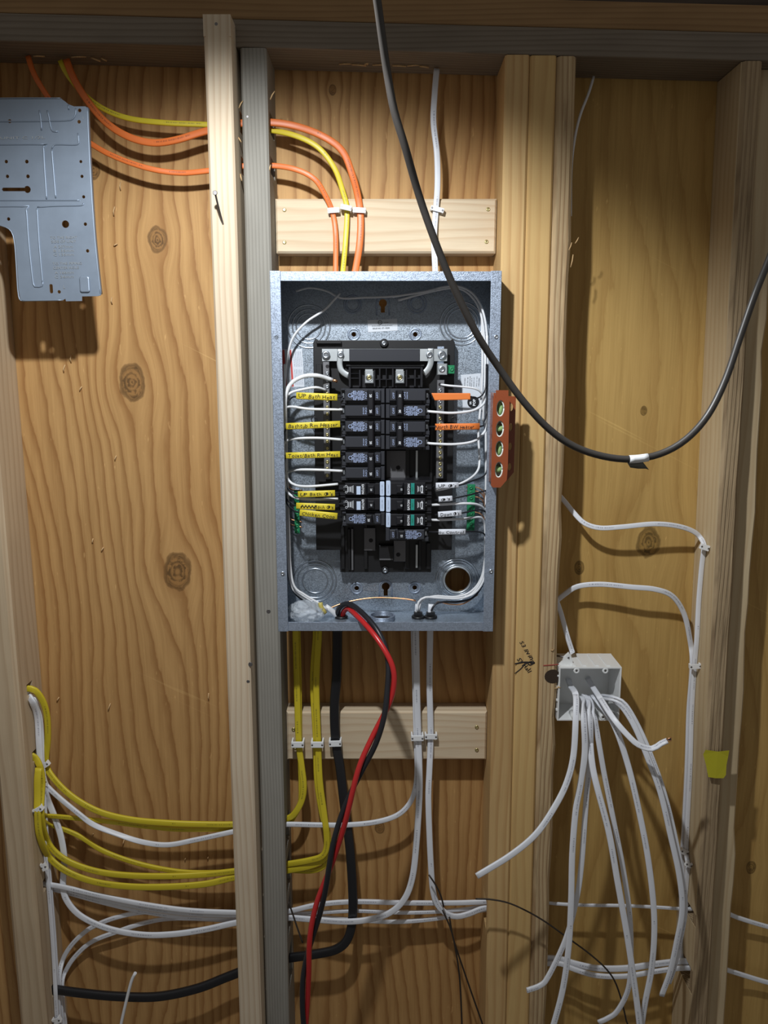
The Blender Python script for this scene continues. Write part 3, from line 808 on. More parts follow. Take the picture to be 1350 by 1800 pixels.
for i, xx in enumerate((817, 822, 826, 829, 833, 838, 842)):
    x, z = Q(xx, 672, yy); lettering(mb, ('FOR USE IN CANADA', 'CAT. NO. BR', 'BREAKERS TYPE BR', 'MAX 125 A', '120/240 V AC', '1 PH 3 W', 'COPPER ALUMINIUM')[i], x, z, yy, 2.6 * k, (15 + 3 * (i % 3)) * k, math.radians(88))
mb.build('lettering', 'breaker_black', s3)
mb = MB(); yy -= 0.0004
x, z = Q(827, 708, yy); lettering(mb, 'BR', x, z, yy, 4.6 * k, None, math.radians(90), 0.03)
x, z = Q(833.5, 707.5, yy); lettering(mb, 'POP', x, z, yy, 6.4 * k, None, math.radians(90), 0.04)
mb.build('badge_lettering', 'print_white', s3)

# interior: black base, bus bars, neutral bars, lugs
YI = 1.278
def pbox(mb, px0, py0, px1, py1, y0, y1, c=0.0):
    x0, za = Q(px0, py0, y0); x1, zb = Q(px1, py1, y0); x0b, _ = Q(px0, py1, y0)
    mb.box(min(x0, x0b), x1, y0, y1, zb, za, c); return mb
base = MB(); x0, x1 = PX(553, 780, YI), PX(797, 780, YI); l0, l1 = PX(598, 990, YI), PX(758, 990, YI)
zt_, zm_, zb_ = PZ(598, YI), PZ(967, YI), PZ(1006, YI)
base.prism_y([(x0, zm_), (l0, zm_), (l0, zb_), (l1, zb_), (l1, zm_), (x1, zm_), (x1, zt_ - .004), (x1 - .004, zt_ + .003), (x1 - .008, zt_), (x0 + .008, zt_), (x0 + .004, zt_ + .003), (x0, zt_ - .004)], YI, PB - T - 0.0003)
base = base.build('plastic_base', 'black_plastic', panel, 0.0008)
mb = MB()
for (a, b, c_, d) in ((556, 600, 600, 604), (556, 640, 566, 660), (600, 690, 604, 845), (757, 690, 760, 845), (612, 930, 616, 1002), (736, 950, 740, 1002), (600, 925, 606, 1000), (750, 955, 756, 1000),
                      (560, 742, 572, 744), (783, 742, 795, 744), (560, 846, 598, 848), (765, 846, 795, 848), (608, 640, 746, 644), (640, 690, 646, 1000), (713, 690, 719, 1000)):
    pbox(mb, a, b, c_, d, YI - 0.008, YI + 0.001, 0.0006)
mb.build('moulded_ribs', 'black_plastic', base)
for (a, b, c_, d) in ((618, 930, 621, 1002), (731, 958, 734, 998), (731, 792, 734, 840)):
    mb = MB(); pbox(mb, a, b, c_, d, YI - 0.0095, YI); mb.build('hook_rail', 'aluminium' if a != 618 else 'bus_tin', base)
for (px, py) in ((552.5, 738), (798, 738), (562, 656), (790, 656)):
    x, z = Q(px, py, YI); MB().ring(x, YI - 0.0003, z, 0.0045, 0.0008, 18, 5).build('post_ring', 'black_plastic', base)
for (a, b, c_, d, hx, hy) in ((640, 928, 660, 968, 652, 950), (692, 950, 713, 987, 700, 975), (679, 792, 713, 842, 700, 822)):
    mb = MB(); pbox(mb, a, b, c_, d, YI - 0.010, YI - 0.007, 0.0005); o = mb.build('bus_stab', 'bus_tin', panel)
    hole_mark(o, hx, hy, YI - 0.0102, 4, 'ink', 'stab_hole')
mb = MB(); pbox(mb, 666, 959, 692, 985, YI - 0.014, YI, 0.001); mb.build('stab_cover', 'black_plastic', panel)
mb = MB(); pbox(mb, 667, 982, 691, 984.5, YI - 0.0145, YI - 0.0138); mb.build('cover_lip', 'bus_tin', panel)

# neutral strap and arms
YN = 1.262
mb = MB(); pbox(mb, 566, 613, 786, 635, YN, YN + 0.003, 0.0004); strap = mb.build('neutral_strap', 'aluminium', panel)
mb = MB(); pbox(mb, 614, 613.5, 738, 635.5, YN - 0.0015, YN + 0.004, 0.0008); mb.build('strap_insulation', 'breaker_grey', strap)
for (px, py) in ((573, 624), (599, 624), (755, 624), (777, 624)):
    screw_head(strap, px, py, YN - 0.0032, 7.5 if px in (573, 777) else 6, 'zinc_screw', 'strap_screw')
def arm(spec):
    pts, _ = path(spec, YN - 0.0022, 0.003)
    MB().sweep(pts, 5.2 * scale(640, YN), 0.0012, 'sleeve', 12).build('neutral_arm', 'aluminium', panel)
arm([(598, 613), (598, 628), (597, 640), (600, 651), (608, 658), (613, 660)])
arm([(757, 612), (757, 626), (757, 638), (753, 648), (748, 654), (744, 658)])
def neutral_bar(x0, x1, y0, y1):
    mb = MB(); pbox(mb, x0, y0, x1, y1, 1.256, 1.266, 0.0006); bar = mb.build('neutral_bar', 'bus_tin', panel)
    n = 17
    for i in range(n):
        py = y0 + 8 + (y1 - y0 - 14) * i / (n - 1)
        dx = (x0 + x1) / 2
        if i < 1: hole_mark(bar, dx, py, 1.2558, 3.4, 'ink', 'terminal_hole')
        else: screw_head(bar, dx, py, 1.2560, 3.3, 'brass' if i > 3 else 'zinc_screw', 'terminal_screw')
    return bar
neutral_bar(570, 581, 636, 842); neutral_bar(768.5, 779, 668, 841)
mb = MB(); pbox(mb, 769, 609, 780, 640, 1.2655, 1.268); mb.build('bar_tab', 'galvanized_plain', panel)
mb = MB(); pbox(mb, 769, 639, 786, 659, 1.246, 1.262, 0.001); gl = mb.build('ground_lug', 'aluminium', panel); screw_head(gl, 777, 649, 1.246, 6, 'zinc_screw', 'lug_screw')
mb = MB(); pbox(mb, 786, 642, 799, 657, 1.254, 1.266, 0.0006); gs = mb.build('bonding_tab', 'green_screw', panel); screw_head(gs, 794, 649, 1.254, 4, 'green_screw', 'bonding_screw')
# main lug housing
YL = 1.240
mb = MB()
pbox(mb, 614, 646, 742, 681, YL + 0.014, YI)
for (a, b, c_, d) in ((613, 645, 617, 681), (739, 645, 743, 681), (631, 650, 634, 680), (657, 650, 660, 680), (666, 648, 669, 681), (678, 648, 680, 681), (689, 648, 692, 681), (713, 650, 716, 680), (728, 650, 731, 680),
                      (617, 645, 739, 648), (617, 664, 631, 666), (716, 664, 739, 666), (660, 666, 690, 668), (617, 656, 631, 657.5)): pbox(mb, a, b, c_, d, YL, YL + 0.015, 0.0006)
mb.build('lug_housing', 'breaker_black', panel)
for px in (649, 703):
    mb = MB(); pbox(mb, px - 8, 652, px + 8, 674, YL + 0.001, YL + 0.014, 0.0012); lug = mb.build('main_lug', 'aluminium', panel)
    mb = MB(); pbox(mb, px - 7, 649, px + 6, 654, YL + 0.002, YL + 0.013); mb.build('lug_tongue', 'aluminium', lug)
    q = P(px, 664, YL + 0.001); MB().ring(q.x, q.y, q.z, 0.0045, 0.0010, 18, 5).build('lug_rim', 'zinc_screw', lug)
    screw_head(lug, px, 664, YL + 0.0008, 4.4, 'brass', 'lug_screw')
for (px, py) in ((675, 603), (677, 1003)):
    x, z = Q(px, py, YI - 0.004); MB().lathe(x, z, [(0.0066, YI + 0.002), (0.0066, YI - 0.0035), (0.0055, YI - 0.0045)], 18).build('screw_boss', 'black_plastic', panel)
    screw_head(panel, px, py, YI - 0.0046, 4.3, 'zinc_screw', 'mounting_screw')
# green ground bars
def ground_bar(x0, x1, y0, y1, n):
    mb = MB(); pbox(mb, x0, y0, x1, y1, 1.276, 1.284, 0.0006); bar = mb.build('ground_bar', 'green_screw', panel)
    for i in range(n): screw_head(bar, (x0 + x1) / 2, y0 + 5 + (y1 - y0 - 9) * i / (n - 1), 1.276, 3.6, 'green_screw', 'ground_screw')
    mb = MB(); pbox(mb, x0 + 1, y0, x1 - 1, y1, 1.284, PB - T); mb.build('bar_standoff', 'galvanized_plain', bar)
    return bar
ground_bar(518, 527, 862, 938, 8); ground_bar(822, 834, 852, 933, 9)
# bottom wall fittings: threaded hub, small screws
q = P(672, 1081, 1.252); zb0 = ZB + T
mb = MB()
def hring(mb, x, y, z, R, r):
    v = []; f = []; n, m = 30, 6
    for i in range(n):
        a_ = 2 * math.pi * i / n
        for j in range(m):
            b_ = 2 * math.pi * j / m; rr = R + r * math.cos(b_); v.append((x + rr * math.cos(a_), y + rr * math.sin(a_), z + r * math.sin(b_)))
    for i in range(n):
        for j in range(m): f.append((i * m + j, ((i + 1) % n) * m + j, ((i + 1) % n) * m + (j + 1) % m, i * m + (j + 1) % m))
    mb.add(v, f, True)
for i in range(4): hring(mb, PX(672, 1081, 1.252), 1.252, zb0 + 0.001 + 0.0022 * i, 0.0195, 0.0013)
mb.build('threaded_hub', 'galvanized_plain', bw)
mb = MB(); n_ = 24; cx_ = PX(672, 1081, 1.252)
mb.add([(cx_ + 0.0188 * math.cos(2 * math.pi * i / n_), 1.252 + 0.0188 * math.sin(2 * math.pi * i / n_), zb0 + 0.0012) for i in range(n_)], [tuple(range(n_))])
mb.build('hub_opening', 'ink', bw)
for (px, y_) in ((600, 1.262), (735, 1.262), (757, 1.262)):
    x = PX(px, 1080, y_); mb = MB(); hring(mb, x, y_, zb0 + 0.002, 0.0085, 0.0026)
    mb.box(x - 0.007, x + 0.007, y_ - 0.004, y_ + 0.004, zb0, zb0 + 0.010); mb.build('cable_clamp', 'black_plastic', bw)

# ------------------------------------------------------------------ breakers (each a thing of its own, clipped to the base)
YK = 1.222                                    # breaker faces
XC = 0.0019                                   # seam between the two columns
KP = scale(700, YK)
def breaker(side, py0, py1, kind, label, amps='20', group=None, tilt=0.0):
    sg = -1 if side == 'l' else 1
    zt, zb = PZ(py0, YK), PZ(py1, YK); zc = (zt + zb) / 2
    root = thing('circuit_breaker', label, 'breaker', (XC + sg * 0.034, YK + 0.05, zb), group)
    def X(s): return XC + sg * s * KP         # s = pixels outward from the seam
    def bx(mb, s0, s1, y0, y1, z0, z1, c=0.0):
        a, b = sorted((X(s0), X(s1))); mb.box(a, b, y0, y1, z0, z1, c); return mb
    poles = 2 if kind == 'double' else 1
    ph = (zt - zb) / poles
    rot = math.radians(-90 if side == 'l' else 90)
    for p in range(poles):
        a, b = zt - ph * (p + 1), zt - ph * p; g_ = ph * 0.10
        mb = MB(); end = 84 if kind == 'arc' else 78
        bx(mb, 1, end, YK + 0.014, 1.2690, a + 0.0003, b - 0.0003)
        if kind == 'arc':
            bx(mb, 9, 33, YK + 0.0025, YK + 0.016, a + g_, b - g_, 0.0012); bx(mb, 33, 72, YK, YK + 0.016, a + g_ * .9, b - g_ * .9, 0.0012)
            bx(mb, 72, 84, YK + 0.010, YK + 0.016, a + ph * .40, a + ph * .52, 0.0004); bx(mb, 72, 84, YK + 0.010, YK + 0.016, b - ph * .12, b - 0.0004, 0.0004)
            bx(mb, 72, 84, YK + 0.010, YK + 0.016, a + 0.0004, a + ph * .10, 0.0004)
        else:
            bx(mb, 1, 8, YK + 0.004, YK + 0.016, a + g_ * .6, b - g_ * .3, 0.0008)
            bx(mb, 8, 19, YK, YK + 0.016, a + g_ * 2.0, b - g_, 0.0010); bx(mb, 31, 71, YK, YK + 0.016, a + g_ * 2.0, b - g_, 0.0010)
            bx(mb, 19, 31, YK + 0.006, YK + 0.016, a + g_ * 2.0, b - g_, 0.0004)
            bx(mb, 67, 79, YK + 0.006, YK + 0.016, a + 0.0003, a + g_ * 2.6, 0.0006); bx(mb, 71, 78, YK + 0.006, YK + 0.016, b - g_ * 1.2, b - 0.0003, 0.0004)
        body = mb.build('body', 'breaker_grey' if kind != 'arc' else 'breaker_black', root)
        zmid = (a + b) / 2 + (g_ * 0.5 if kind != 'arc' else 0)
        mt = MB(); bx(mt, 73, 75.5, YK + 0.011, YK + 0.0135, zmid - 0.0035, zmid + 0.0030); mt.build('terminal', 'zinc_screw', body)
        yp = YK - 0.0004
        if kind == 'arc':
            mw = MB(); x = X(40 if side == 'l' else 42)
            lettering(mw, 'EATON', x, zmid, yp, 5.6 * KP, ph * 0.66, rot, 0.03)
            for s_ in ((66, 67.5), (63, 64)):
                bx(mw, s_[0], s_[1], yp - 0.0001, yp + 0.0003, zmid - ph * .18, zmid + ph * .18)
            if side == 'r':
                for dz in (-.2, .2):
                    x = X(66); mw.add([(x - 2.4 * KP, yp, zmid + dz * ph - 2 * KP), (x + 2.4 * KP, yp, zmid + dz * ph - 2 * KP), (x, yp, zmid + dz * ph + 2.2 * KP)], [(0, 1, 2)])
            else:
                for dz in (-.2, .2): mw.ring(X(70), yp, zmid + dz * ph, 1.8 * KP, 0.00035, 14, 4, 0.3)
            for j in range(4): bx(mw, 54 + j * 2, 54.8 + j * 2, yp - 0.0001, yp + 0.0003, zmid - ph * (.30 - .05 * j), zmid + ph * (.30 - .05 * j)) if side == 'r' and j > 1 else (bx(mw, 57 + j * 1.7, 57.6 + j * 1.7, yp - 0.0001, yp + 0.0003, zmid - ph * (.26 - .03 * j), zmid + ph * (.26 - .03 * j)) if side == 'l' else None)
            mw.build('lettering', 'print_white', body)
            if side == 'l':
                mq = MB(); bx(mq, 44, 51.5, YK - 0.0018, YK + 0.001, zmid - ph * .36, zmid + ph * .20, 0.0004); o = mq.build('test_button', 'strip_white', root); o['label'] = 'white test button'
            else:
                mq = MB(); bx(mq, 46, 52.5, YK - 0.0018, YK + 0.001, zmid - ph * .34, zmid + ph * .38, 0.0004); o = mq.build('test_button', 'teal', root); o['label'] = 'teal test button'
                m2 = MB(); lettering(m2, 'TEST', X(49), zmid, YK - 0.0021, 3.2 * KP, ph * .3, rot); m2.build('lettering', 'green_screw', o)
            mh = MB(); bx(mh, 20, 31, YK - 0.005, YK + 0.01, zmid - ph * .27, zmid + ph * .27, 0.0016); h = mh.build('handle', 'breaker_black', root)
            m2 = MB(); lettering(m2, amps, X(25 if side == 'l' else 29), zmid, YK - 0.0054, 4.4 * KP, None, rot, 0.02); m2.build('lettering', 'print_white', h)
            ms = MB(); a2, b2 = sorted((X(1.5), X(9.5))); dz = random.uniform(-.0004, .0004)
            ms.prism_y(rrect(a2, b2, a + 0.0006 + dz, b - 0.0006 + dz, 0.0016), YK + 0.0028, YK + 0.012); o = ms.build('label_strip', 'strip_white', root, 0.0003); o['label'] = 'pale blue label strip'
            m2 = MB(); lettering(m2, 'ARC FAULT', (a2 + b2) / 2, zmid, YK + 0.0024, 2.6 * KP, ph * .62, rot); m2.build('lettering', 'paper_grey', o)
        else:
            mw = MB()
            lettering(mw, 'OFF', X(14.5), zmid, yp, 5.2 * KP, ph * .40, rot)
            full = (p == 0 and side == 'l') or (p == 1 and side == 'r') or poles == 1
            if full:
                for j, wd in enumerate((.52, .62, .60, .62, .46, .62, .60, .40)):
                    s_ = 37 + j * 2.9
                    lettering(mw, ('LR31', 'HACR TYPE', '120/240V', 'AL/CU 60C', 'CTL 10kA', 'SWD TYPE', 'BR220', 'UL')[j], X(s_ + 1), zmid, yp, 3.4 * KP, ph * wd, rot, 0.035)
                mw.ring(X(62), yp, zmid, 3 * KP, 0.0006, 16, 4, 0.3)
            lettering(mw, 'ON', X(34), zmid, yp, 5.0 * KP, ph * .42, rot)
            if not full: lettering(mw, 'COMMON TRIP', X(38.5), zmid, yp, 2.6 * KP, ph * .46, rot, 0.03)
            mw.build('lettering', 'print_blue', body)
    if kind != 'arc':
        off = 0 if kind == 'double' else 4
        mh = MB(); bx(mh, 20 + off * .9, 31 + off, YK - 0.0085, YK + 0.010, zb + ph * .26, zt - ph * .10, 0.0020); h = mh.build('handle', 'breaker_black', root)
        for p in range(poles):
            m2 = MB(); lettering(m2, amps, X(25.5 + off), zt - ph * (p + .46), YK - 0.0089, 5.4 * KP, None, rot, 0.03); m2.build('lettering', 'print_white', h)
    return root
breaker('l', 683, 737, 'double', 'double breaker wired to the UP Bath Heat sleeve, top of left column', '20', 'double breakers')
breaker('l', 737.5, 792, 'double', 'double breaker wired to the Bathtub Rm Heater sleeve', '20', 'double breakers')
breaker('l', 793, 846, 'double', 'double breaker wired to the Toilet/Bath Rm Heat sleeve', '20', 'double breakers')
breaker('l', 847, 873, 'arc', 'breaker with white button beside the UP Bath sleeve', '20', 'breakers with test buttons')
breaker('l', 873.5, 900, 'arc', 'breaker with white button beside the crossed-out Bath sleeve', '20', 'breakers with test buttons')
breaker('l', 901, 926, 'single', 'single breaker wired to the Chicken Coop sleeve', '20', 'single breakers')
breaker('r', 683, 737, 'double', 'double breaker wired to the blank orange sleeve', '30', 'double breakers')
breaker('r', 738.5, 792, 'double', 'double breaker wired to the North BW Heater sleeve', '30', 'double breakers')
breaker('r', 846, 873, 'arc', 'topmost of the three breakers with teal buttons', '15', 'breakers with test buttons')
breaker('r', 874, 901, 'arc', 'middle one of the three breakers with teal buttons', '15', 'breakers with test buttons')
breaker('r', 901.5, 928, 'arc', 'lowest of the three breakers with teal buttons', '15', 'breakers with test buttons')
breaker('r', 929, 953, 'single', 'single breaker wired to the on Control sleeve, lowest on the right', '15', 'single breakers')

# ------------------------------------------------------------------ wires inside the panel
def wire(label, spec, mat='white_wire', w=4.6, Y=1.24, group='wires inside the panel'):
    return cable('wire', label, spec, mat, w, None, Y, 'wire', group, 'round', None, 0.005, 8)
def sleeve(par, x0, y0, x1, y1, h, mat, text, Y=1.216, tx=None, strike=False, d=0.0027):
    """a cut piece of coloured jacket slid over the wire, written on by hand"""
    Y = Y - 0.0010; k = scale(y0, Y)
    a, b = P(x0, y0, Y), P(x1, y1, Y)
    o = MB().sweep([a, a.lerp(b, .25), a.lerp(b, .5), a.lerp(b, .75), b], h * k / 2, d, 'sleeve', 16).build('sleeve', mat, par)
    o['label'] = {'sleeve_yellow': 'yellow', 'sleeve_orange': 'orange', 'sleeve_white': 'white'}[mat] + ' sleeve' + (' with writing' if text else '')
    if text:
        m2 = MB(); yy = Y - d - 0.0005
        xa, xb = (x0 + 4, x1 - 4) if tx is None else tx
        t0 = ((xa + xb) / 2 - x0) / (x1 - x0); q = a.lerp(b, t0); q.y = yy
        rot = math.atan2(b.z - a.z, b.x - a.x)
        lettering(m2, text, q.x, q.z, yy, h * k * 0.74, (xb - xa) * k, rot, 0.0, 0.12)
        if strike:
            s0 = a.lerp(b, .12); s1 = a.lerp(b, .50)
            pts = [Vector((s0.x + (s1.x - s0.x) * i / 9, yy - .0002, s0.z + (s1.z - s0.z) * i / 9 + (0.0018 if i % 2 else -0.0018))) for i in range(10)]
            m2.sweep(pts, 0.0012, 0.0002, 'round', 5)
        m2.build('lettering', 'ink', o)
    return o
# left side
wire('thick white stranded wire arching to the top of the left neutral bar', [(501, 760, 1.235), (501, 705, 1.235), (505, 685), (516, 670), (535, 661), (556, 660), (572, 664, 1.25), (584, 668, 1.255)], w=7.5)
MB().sweep([P(582, 668, 1.255), P(589, 669, 1.253), P(593, 671, 1.254)], 0.0022, 0.0018, 'round', 8).build('wire_tip', 'copper', bpy.data.objects['wire'])
wire('white wire entering the left neutral bar just above the UP Bath Heat sleeve', [(500, 720, 1.245), (502, 700), (512, 690), (530, 685), (555, 681), (573, 686, 1.255)])
w_ = wire('black wire carrying the yellow UP Bath Heat sleeve', [(502, 735, 1.25), (504, 712), (512, 700, 1.222), (525, 697, 1.216), (592, 698.5, 1.216), (602, 697, 1.226)], 'black_wire', 3.0)
sleeve(w_, 521, 695.5, 593, 698.5, 12, 'sleeve_yellow', 'UP Bath Heat')
wire('white wire between the UP Bath Heat and Bathtub Rm Heater sleeves', [(500, 745, 1.245), (499, 725), (503, 717), (515, 715, 1.23), (545, 719, 1.226), (602, 720, 1.230)])
w_ = wire('black wire carrying the yellow Bathtub Rm Heater sleeve', [(500, 790, 1.25), (500, 764, 1.24), (504, 752, 1.218), (512, 750, 1.216), (598, 746, 1.216), (603, 747, 1.228)], 'black_wire', 3.0)
sleeve(w_, 503, 749.5, 598, 745.5, 11.5, 'sleeve_yellow', 'Bathtub Rm Heater')
wire('white wire just below the Bathtub Rm Heater sleeve', [(501, 800, 1.245), (499, 782), (504, 775), (520, 771, 1.23), (560, 770, 1.226), (602, 773, 1.230)])
w_ = wire('black wire carrying the yellow Toilet/Bath Rm Heat sleeve', [(501, 840, 1.25), (500, 815, 1.24), (503, 803, 1.218), (510, 801, 1.216), (597, 799, 1.216), (602, 800, 1.228)], 'black_wire', 3.0)
sleeve(w_, 503, 801, 598, 798.5, 11, 'sleeve_yellow', 'Toilet/Bath Rm Heat')
wire('white wire just below the Toilet/Bath Rm Heat sleeve', [(502, 860, 1.245), (500, 838), (506, 830), (522, 826, 1.23), (560, 826, 1.226), (602, 828, 1.230)])
wire('white wire dipping to the breaker above the UP Bath sleeve', [(501, 800, 1.25), (503, 832), (508, 845), (520, 853, 1.235), (545, 855, 1.23), (594, 851, 1.235)])
w_ = wire('black wire carrying the yellow UP Bath sleeve', [(500, 830, 1.255), (502, 853, 1.25), (512, 864, 1.235), (526, 868, 1.218), (589, 866, 1.216), (596, 866, 1.234)], 'black_wire', 3.0)
sleeve(w_, 524, 869, 589, 867, 11, 'sleeve_yellow', 'UP Bath Φ\'s')
wire('white wire between the UP Bath and the crossed-out Bath sleeves', [(500, 830, 1.255), (501, 855), (506, 866, 1.24), (520, 875, 1.228), (545, 878, 1.226), (594, 877, 1.235)])
w_ = wire('black wire carrying the yellow Bath sleeve with a crossed-out word', [(501, 850, 1.255), (503, 876), (512, 884, 1.235), (522, 889, 1.218), (589, 891, 1.216), (596, 890, 1.234)], 'black_wire', 3.0)
sleeve(w_, 521, 889, 589, 891.5, 11, 'sleeve_yellow', 'Bath Φ\'s', tx=(553, 586), strike=True)
w_ = wire('black wire carrying the yellow Chicken Coop sleeve', [(502, 865, 1.255), (504, 884, 1.245), (515, 896, 1.225), (528, 901, 1.212), (592, 907, 1.212), (600, 909, 1.232)], 'black_wire', 3.0)
sleeve(w_, 527, 901, 593, 907.5, 11.5, 'sleeve_yellow', 'Chicken Coop', Y=1.212)
lefts = [('white wire nearest the left side wall, running down the panel', 'white_wire', [(500, 640, 1.262), (501, 760, 1.262), (504, 900, 1.262), (506, 980, 1.262), (511, 1025, 1.26), (524, 1045, 1.258), (556, 1064, 1.257), (566, 1071, 1.257)]),
         ('inner white wire of the left run, leading to the putty blob', 'white_wire', [(503, 700, 1.256), (504, 800, 1.255), (508, 930, 1.252), (510, 990, 1.25), (517, 1030, 1.25), (535, 1045, 1.25), (563, 1062, 1.25), (575, 1072, 1.25)]),
         ('third white wire of the left run, swelling at the lower left', 'white_wire', [(505, 870, 1.268), (509, 950, 1.266), (511, 1000, 1.264), (518, 1033, 1.262), (540, 1052, 1.262), (570, 1075, 1.262)]),
         ('black wire along the left side wall down to the corner', 'black_wire', [(499, 690, 1.270), (500, 800, 1.27), (502, 930, 1.27), (505, 1000, 1.268), (515, 1035, 1.266), (535, 1054, 1.266), (548, 1066, 1.266)]),
         ('second black wire behind the white ones at the left wall', 'black_wire', [(500, 860, 1.277), (502, 950, 1.277), (507, 1010, 1.275), (517, 1040, 1.274), (536, 1058, 1.274), (560, 1077, 1.274)])]
for lab, mt, sp in lefts: wire(lab, sp, mt, 4.2)
for i, (yy, lab) in enumerate(((861, 'topmost bare copper wire at the left ground bar'), (872, 'second bare copper wire at the left ground bar'), (914, 'second lowest bare copper wire at the left ground bar'), (923, 'lowest bare copper wire at the left ground bar'))):
    wire(lab, [(505, yy - 22, 1.285), (507, yy - 6, 1.282), (514, yy, 1.279), (522, yy + 1, 1.2785), (531, yy + (1 if i < 2 else 4), 1.275)], 'copper', 2.6, group='bare ground wires')
# right side
w_ = wire('black wire carrying the blank orange sleeve', [(758, 697, 1.228), (770, 696, 1.216), (826, 697, 1.216), (838, 700, 1.225), (848, 694, 1.24), (854, 680, 1.245), (855, 640, 1.25)], 'black_wire', 3.0)
k = scale(696, 1.216)
mb = MB(); mb.prism_y([Q(758, 691, 1.214), Q(827, 691, 1.214), Q(827, 702.5, 1.214), (Q(764, 704, 1.214))], 1.2125, 1.2185); o = mb.build('sleeve', 'sleeve_orange', w_, 0.0012); o['label'] = 'orange sleeve cut at a slant'
wire('white wire below the blank orange sleeve', [(752, 723, 1.23), (762, 724, 1.226), (795, 726, 1.226), (830, 722, 1.23), (848, 712, 1.24), (852, 698, 1.25), (853, 640, 1.255), (852, 600, 1.262)])
w_ = wire('black wire carrying the North BW Heater sleeve', [(756, 750, 1.228), (766, 750, 1.216), (842, 750, 1.216), (850, 742, 1.23), (855, 728, 1.245), (856, 690, 1.25), (857, 640, 1.255)], 'black_wire', 3.0)
sleeve(w_, 765, 750.5, 843, 749.5, 11.5, 'sleeve_orange', 'North BW Heater', tx=(764, 833))
wire('white wire below the North BW Heater sleeve, bending up the right wall', [(752, 779, 1.23), (762, 780, 1.226), (800, 781, 1.226), (832, 776, 1.23), (848, 764, 1.24), (857, 745, 1.25), (858, 700, 1.255), (857, 640, 1.262), (856, 590, 1.266)])
wire('long white wire looping down to the breaker beside the UP sleeve', [(847, 560, 1.272), (848, 640, 1.272), (846, 700, 1.272), (841, 760, 1.268), (843, 810, 1.262), (838, 830, 1.25), (820, 845, 1.232), (790, 857, 1.224), (766, 862, 1.23)], w=4.2)
w_ = wire('black wire carrying the white UP sleeve', [(760, 857, 1.235), (768, 854, 1.218), (806, 853, 1.216), (830, 845, 1.23), (848, 838, 1.245), (856, 826, 1.255), (857, 790, 1.26)], 'black_wire', 3.0)
sleeve(w_, 766, 853.5, 806, 852.5, 10, 'sleeve_white', 'UP Φ\'s')
w_ = wire('black wire carrying the shortest white sleeve', [(764, 879, 1.235), (772, 878, 1.218), (796, 876, 1.218), (825, 870, 1.23), (848, 864, 1.245), (856, 866, 1.255), (857, 900, 1.262)], 'black_wire', 3.0)
sleeve(w_, 771, 877.5, 795, 876, 9.5, 'sleeve_white', 'Φ\'s', Y=1.218)
wire('white wire above the Down sleeve, curving down the right wall', [(758, 888, 1.24), (772, 887, 1.228), (820, 885, 1.23), (842, 888, 1.24), (852, 897, 1.25), (856, 915, 1.258), (857, 960, 1.262), (855, 1000, 1.262)])
w_ = wire('black wire carrying the white Down sleeve', [(764, 905, 1.235), (772, 904, 1.216), (810, 902, 1.216), (835, 897, 1.23), (848, 897, 1.245), (856, 905, 1.255), (858, 940, 1.262)], 'black_wire', 3.0)
sleeve(w_, 770, 904.5, 811, 901.5, 10, 'sleeve_white', 'Down Φ\'s')
wire('white wire below the Down sleeve', [(758, 914, 1.24), (772, 914, 1.228), (815, 912, 1.23), (840, 909, 1.24), (849, 914, 1.25), (853, 930, 1.258), (854, 980, 1.262)])
w_ = wire('black wire carrying the white on Control sleeve', [(752, 935, 1.235), (770, 935, 1.222), (817, 934, 1.216), (842, 935, 1.235), (852, 940, 1.25), (856, 955, 1.258), (857, 1000, 1.262)], 'black_wire', 3.0)
sleeve(w_, 771, 935, 818, 934.5, 9.5, 'sleeve_white', 'on Control', tx=(771, 815))
wire('grey white wire leaving the top of the right neutral bar', [(775, 676, 1.256), (790, 678, 1.25), (815, 680, 1.25), (835, 683, 1.25), (846, 690, 1.256), (850, 705, 1.262), (849, 740, 1.268)], w=3.8)
for i, (yy, lab) in enumerate(((856, 'topmost bare copper wire at the right ground bar'), (863, 'second bare copper wire at the right ground bar'), (873, 'third bare copper wire at the right ground bar'), (900, 'lowest bare copper wire at the right ground bar'))):
    wire(lab, [(820, yy, 1.278), (834, yy, 1.2775), (844, yy + 3, 1.277), (851, yy + 12, 1.275), (855, yy + 40, 1.272)], 'copper', 2.4, group='bare ground wires')
# run round the top and down the right wall into the bottom clamps
wire('pale wire sweeping from the upper left corner up to the top wall', [(500, 690, 1.275), (502, 650, 1.275), (507, 618, 1.275), (517, 590, 1.272), (540, 565, 1.270), (570, 545, 1.27), (588, 526, 1.272), (598, 516, 1.276)], w=4.4)
wire('wire sagging along the top wall from left to right', [(520, 512, 1.28), (545, 506, 1.28), (575, 512, 1.278), (600, 524, 1.276), (640, 523, 1.275), (690, 521, 1.276), (740, 514, 1.276), (766, 508, 1.278)], 'white_wire', 4)
wire('outer wire bending from the top wall down the right wall', [(690, 522, 1.282), (740, 513, 1.28), (790, 503, 1.272), (815, 506, 1.268), (835, 520, 1.264), (848, 545, 1.262), (855, 580, 1.262), (858, 640, 1.262), (859, 760, 1.262), (858, 900, 1.262), (857, 985, 1.262), (850, 1020, 1.262), (835, 1042, 1.262), (812, 1052, 1.262)], 'white_wire', 4.2)
wire('inner wire bending from the top wall down the right wall', [(700, 528, 1.286), (760, 512, 1.284), (800, 506, 1.278), (825, 517, 1.274), (842, 542, 1.272), (850, 580, 1.272), (853, 640, 1.272), (854, 760, 1.272), (854, 900, 1.272), (852, 985, 1.272), (844, 1020, 1.272), (826, 1041, 1.270), (800, 1049, 1.268), (765, 1048, 1.266), (742, 1055, 1.264), (736, 1072, 1.262)], 'white_wire', 4.2)
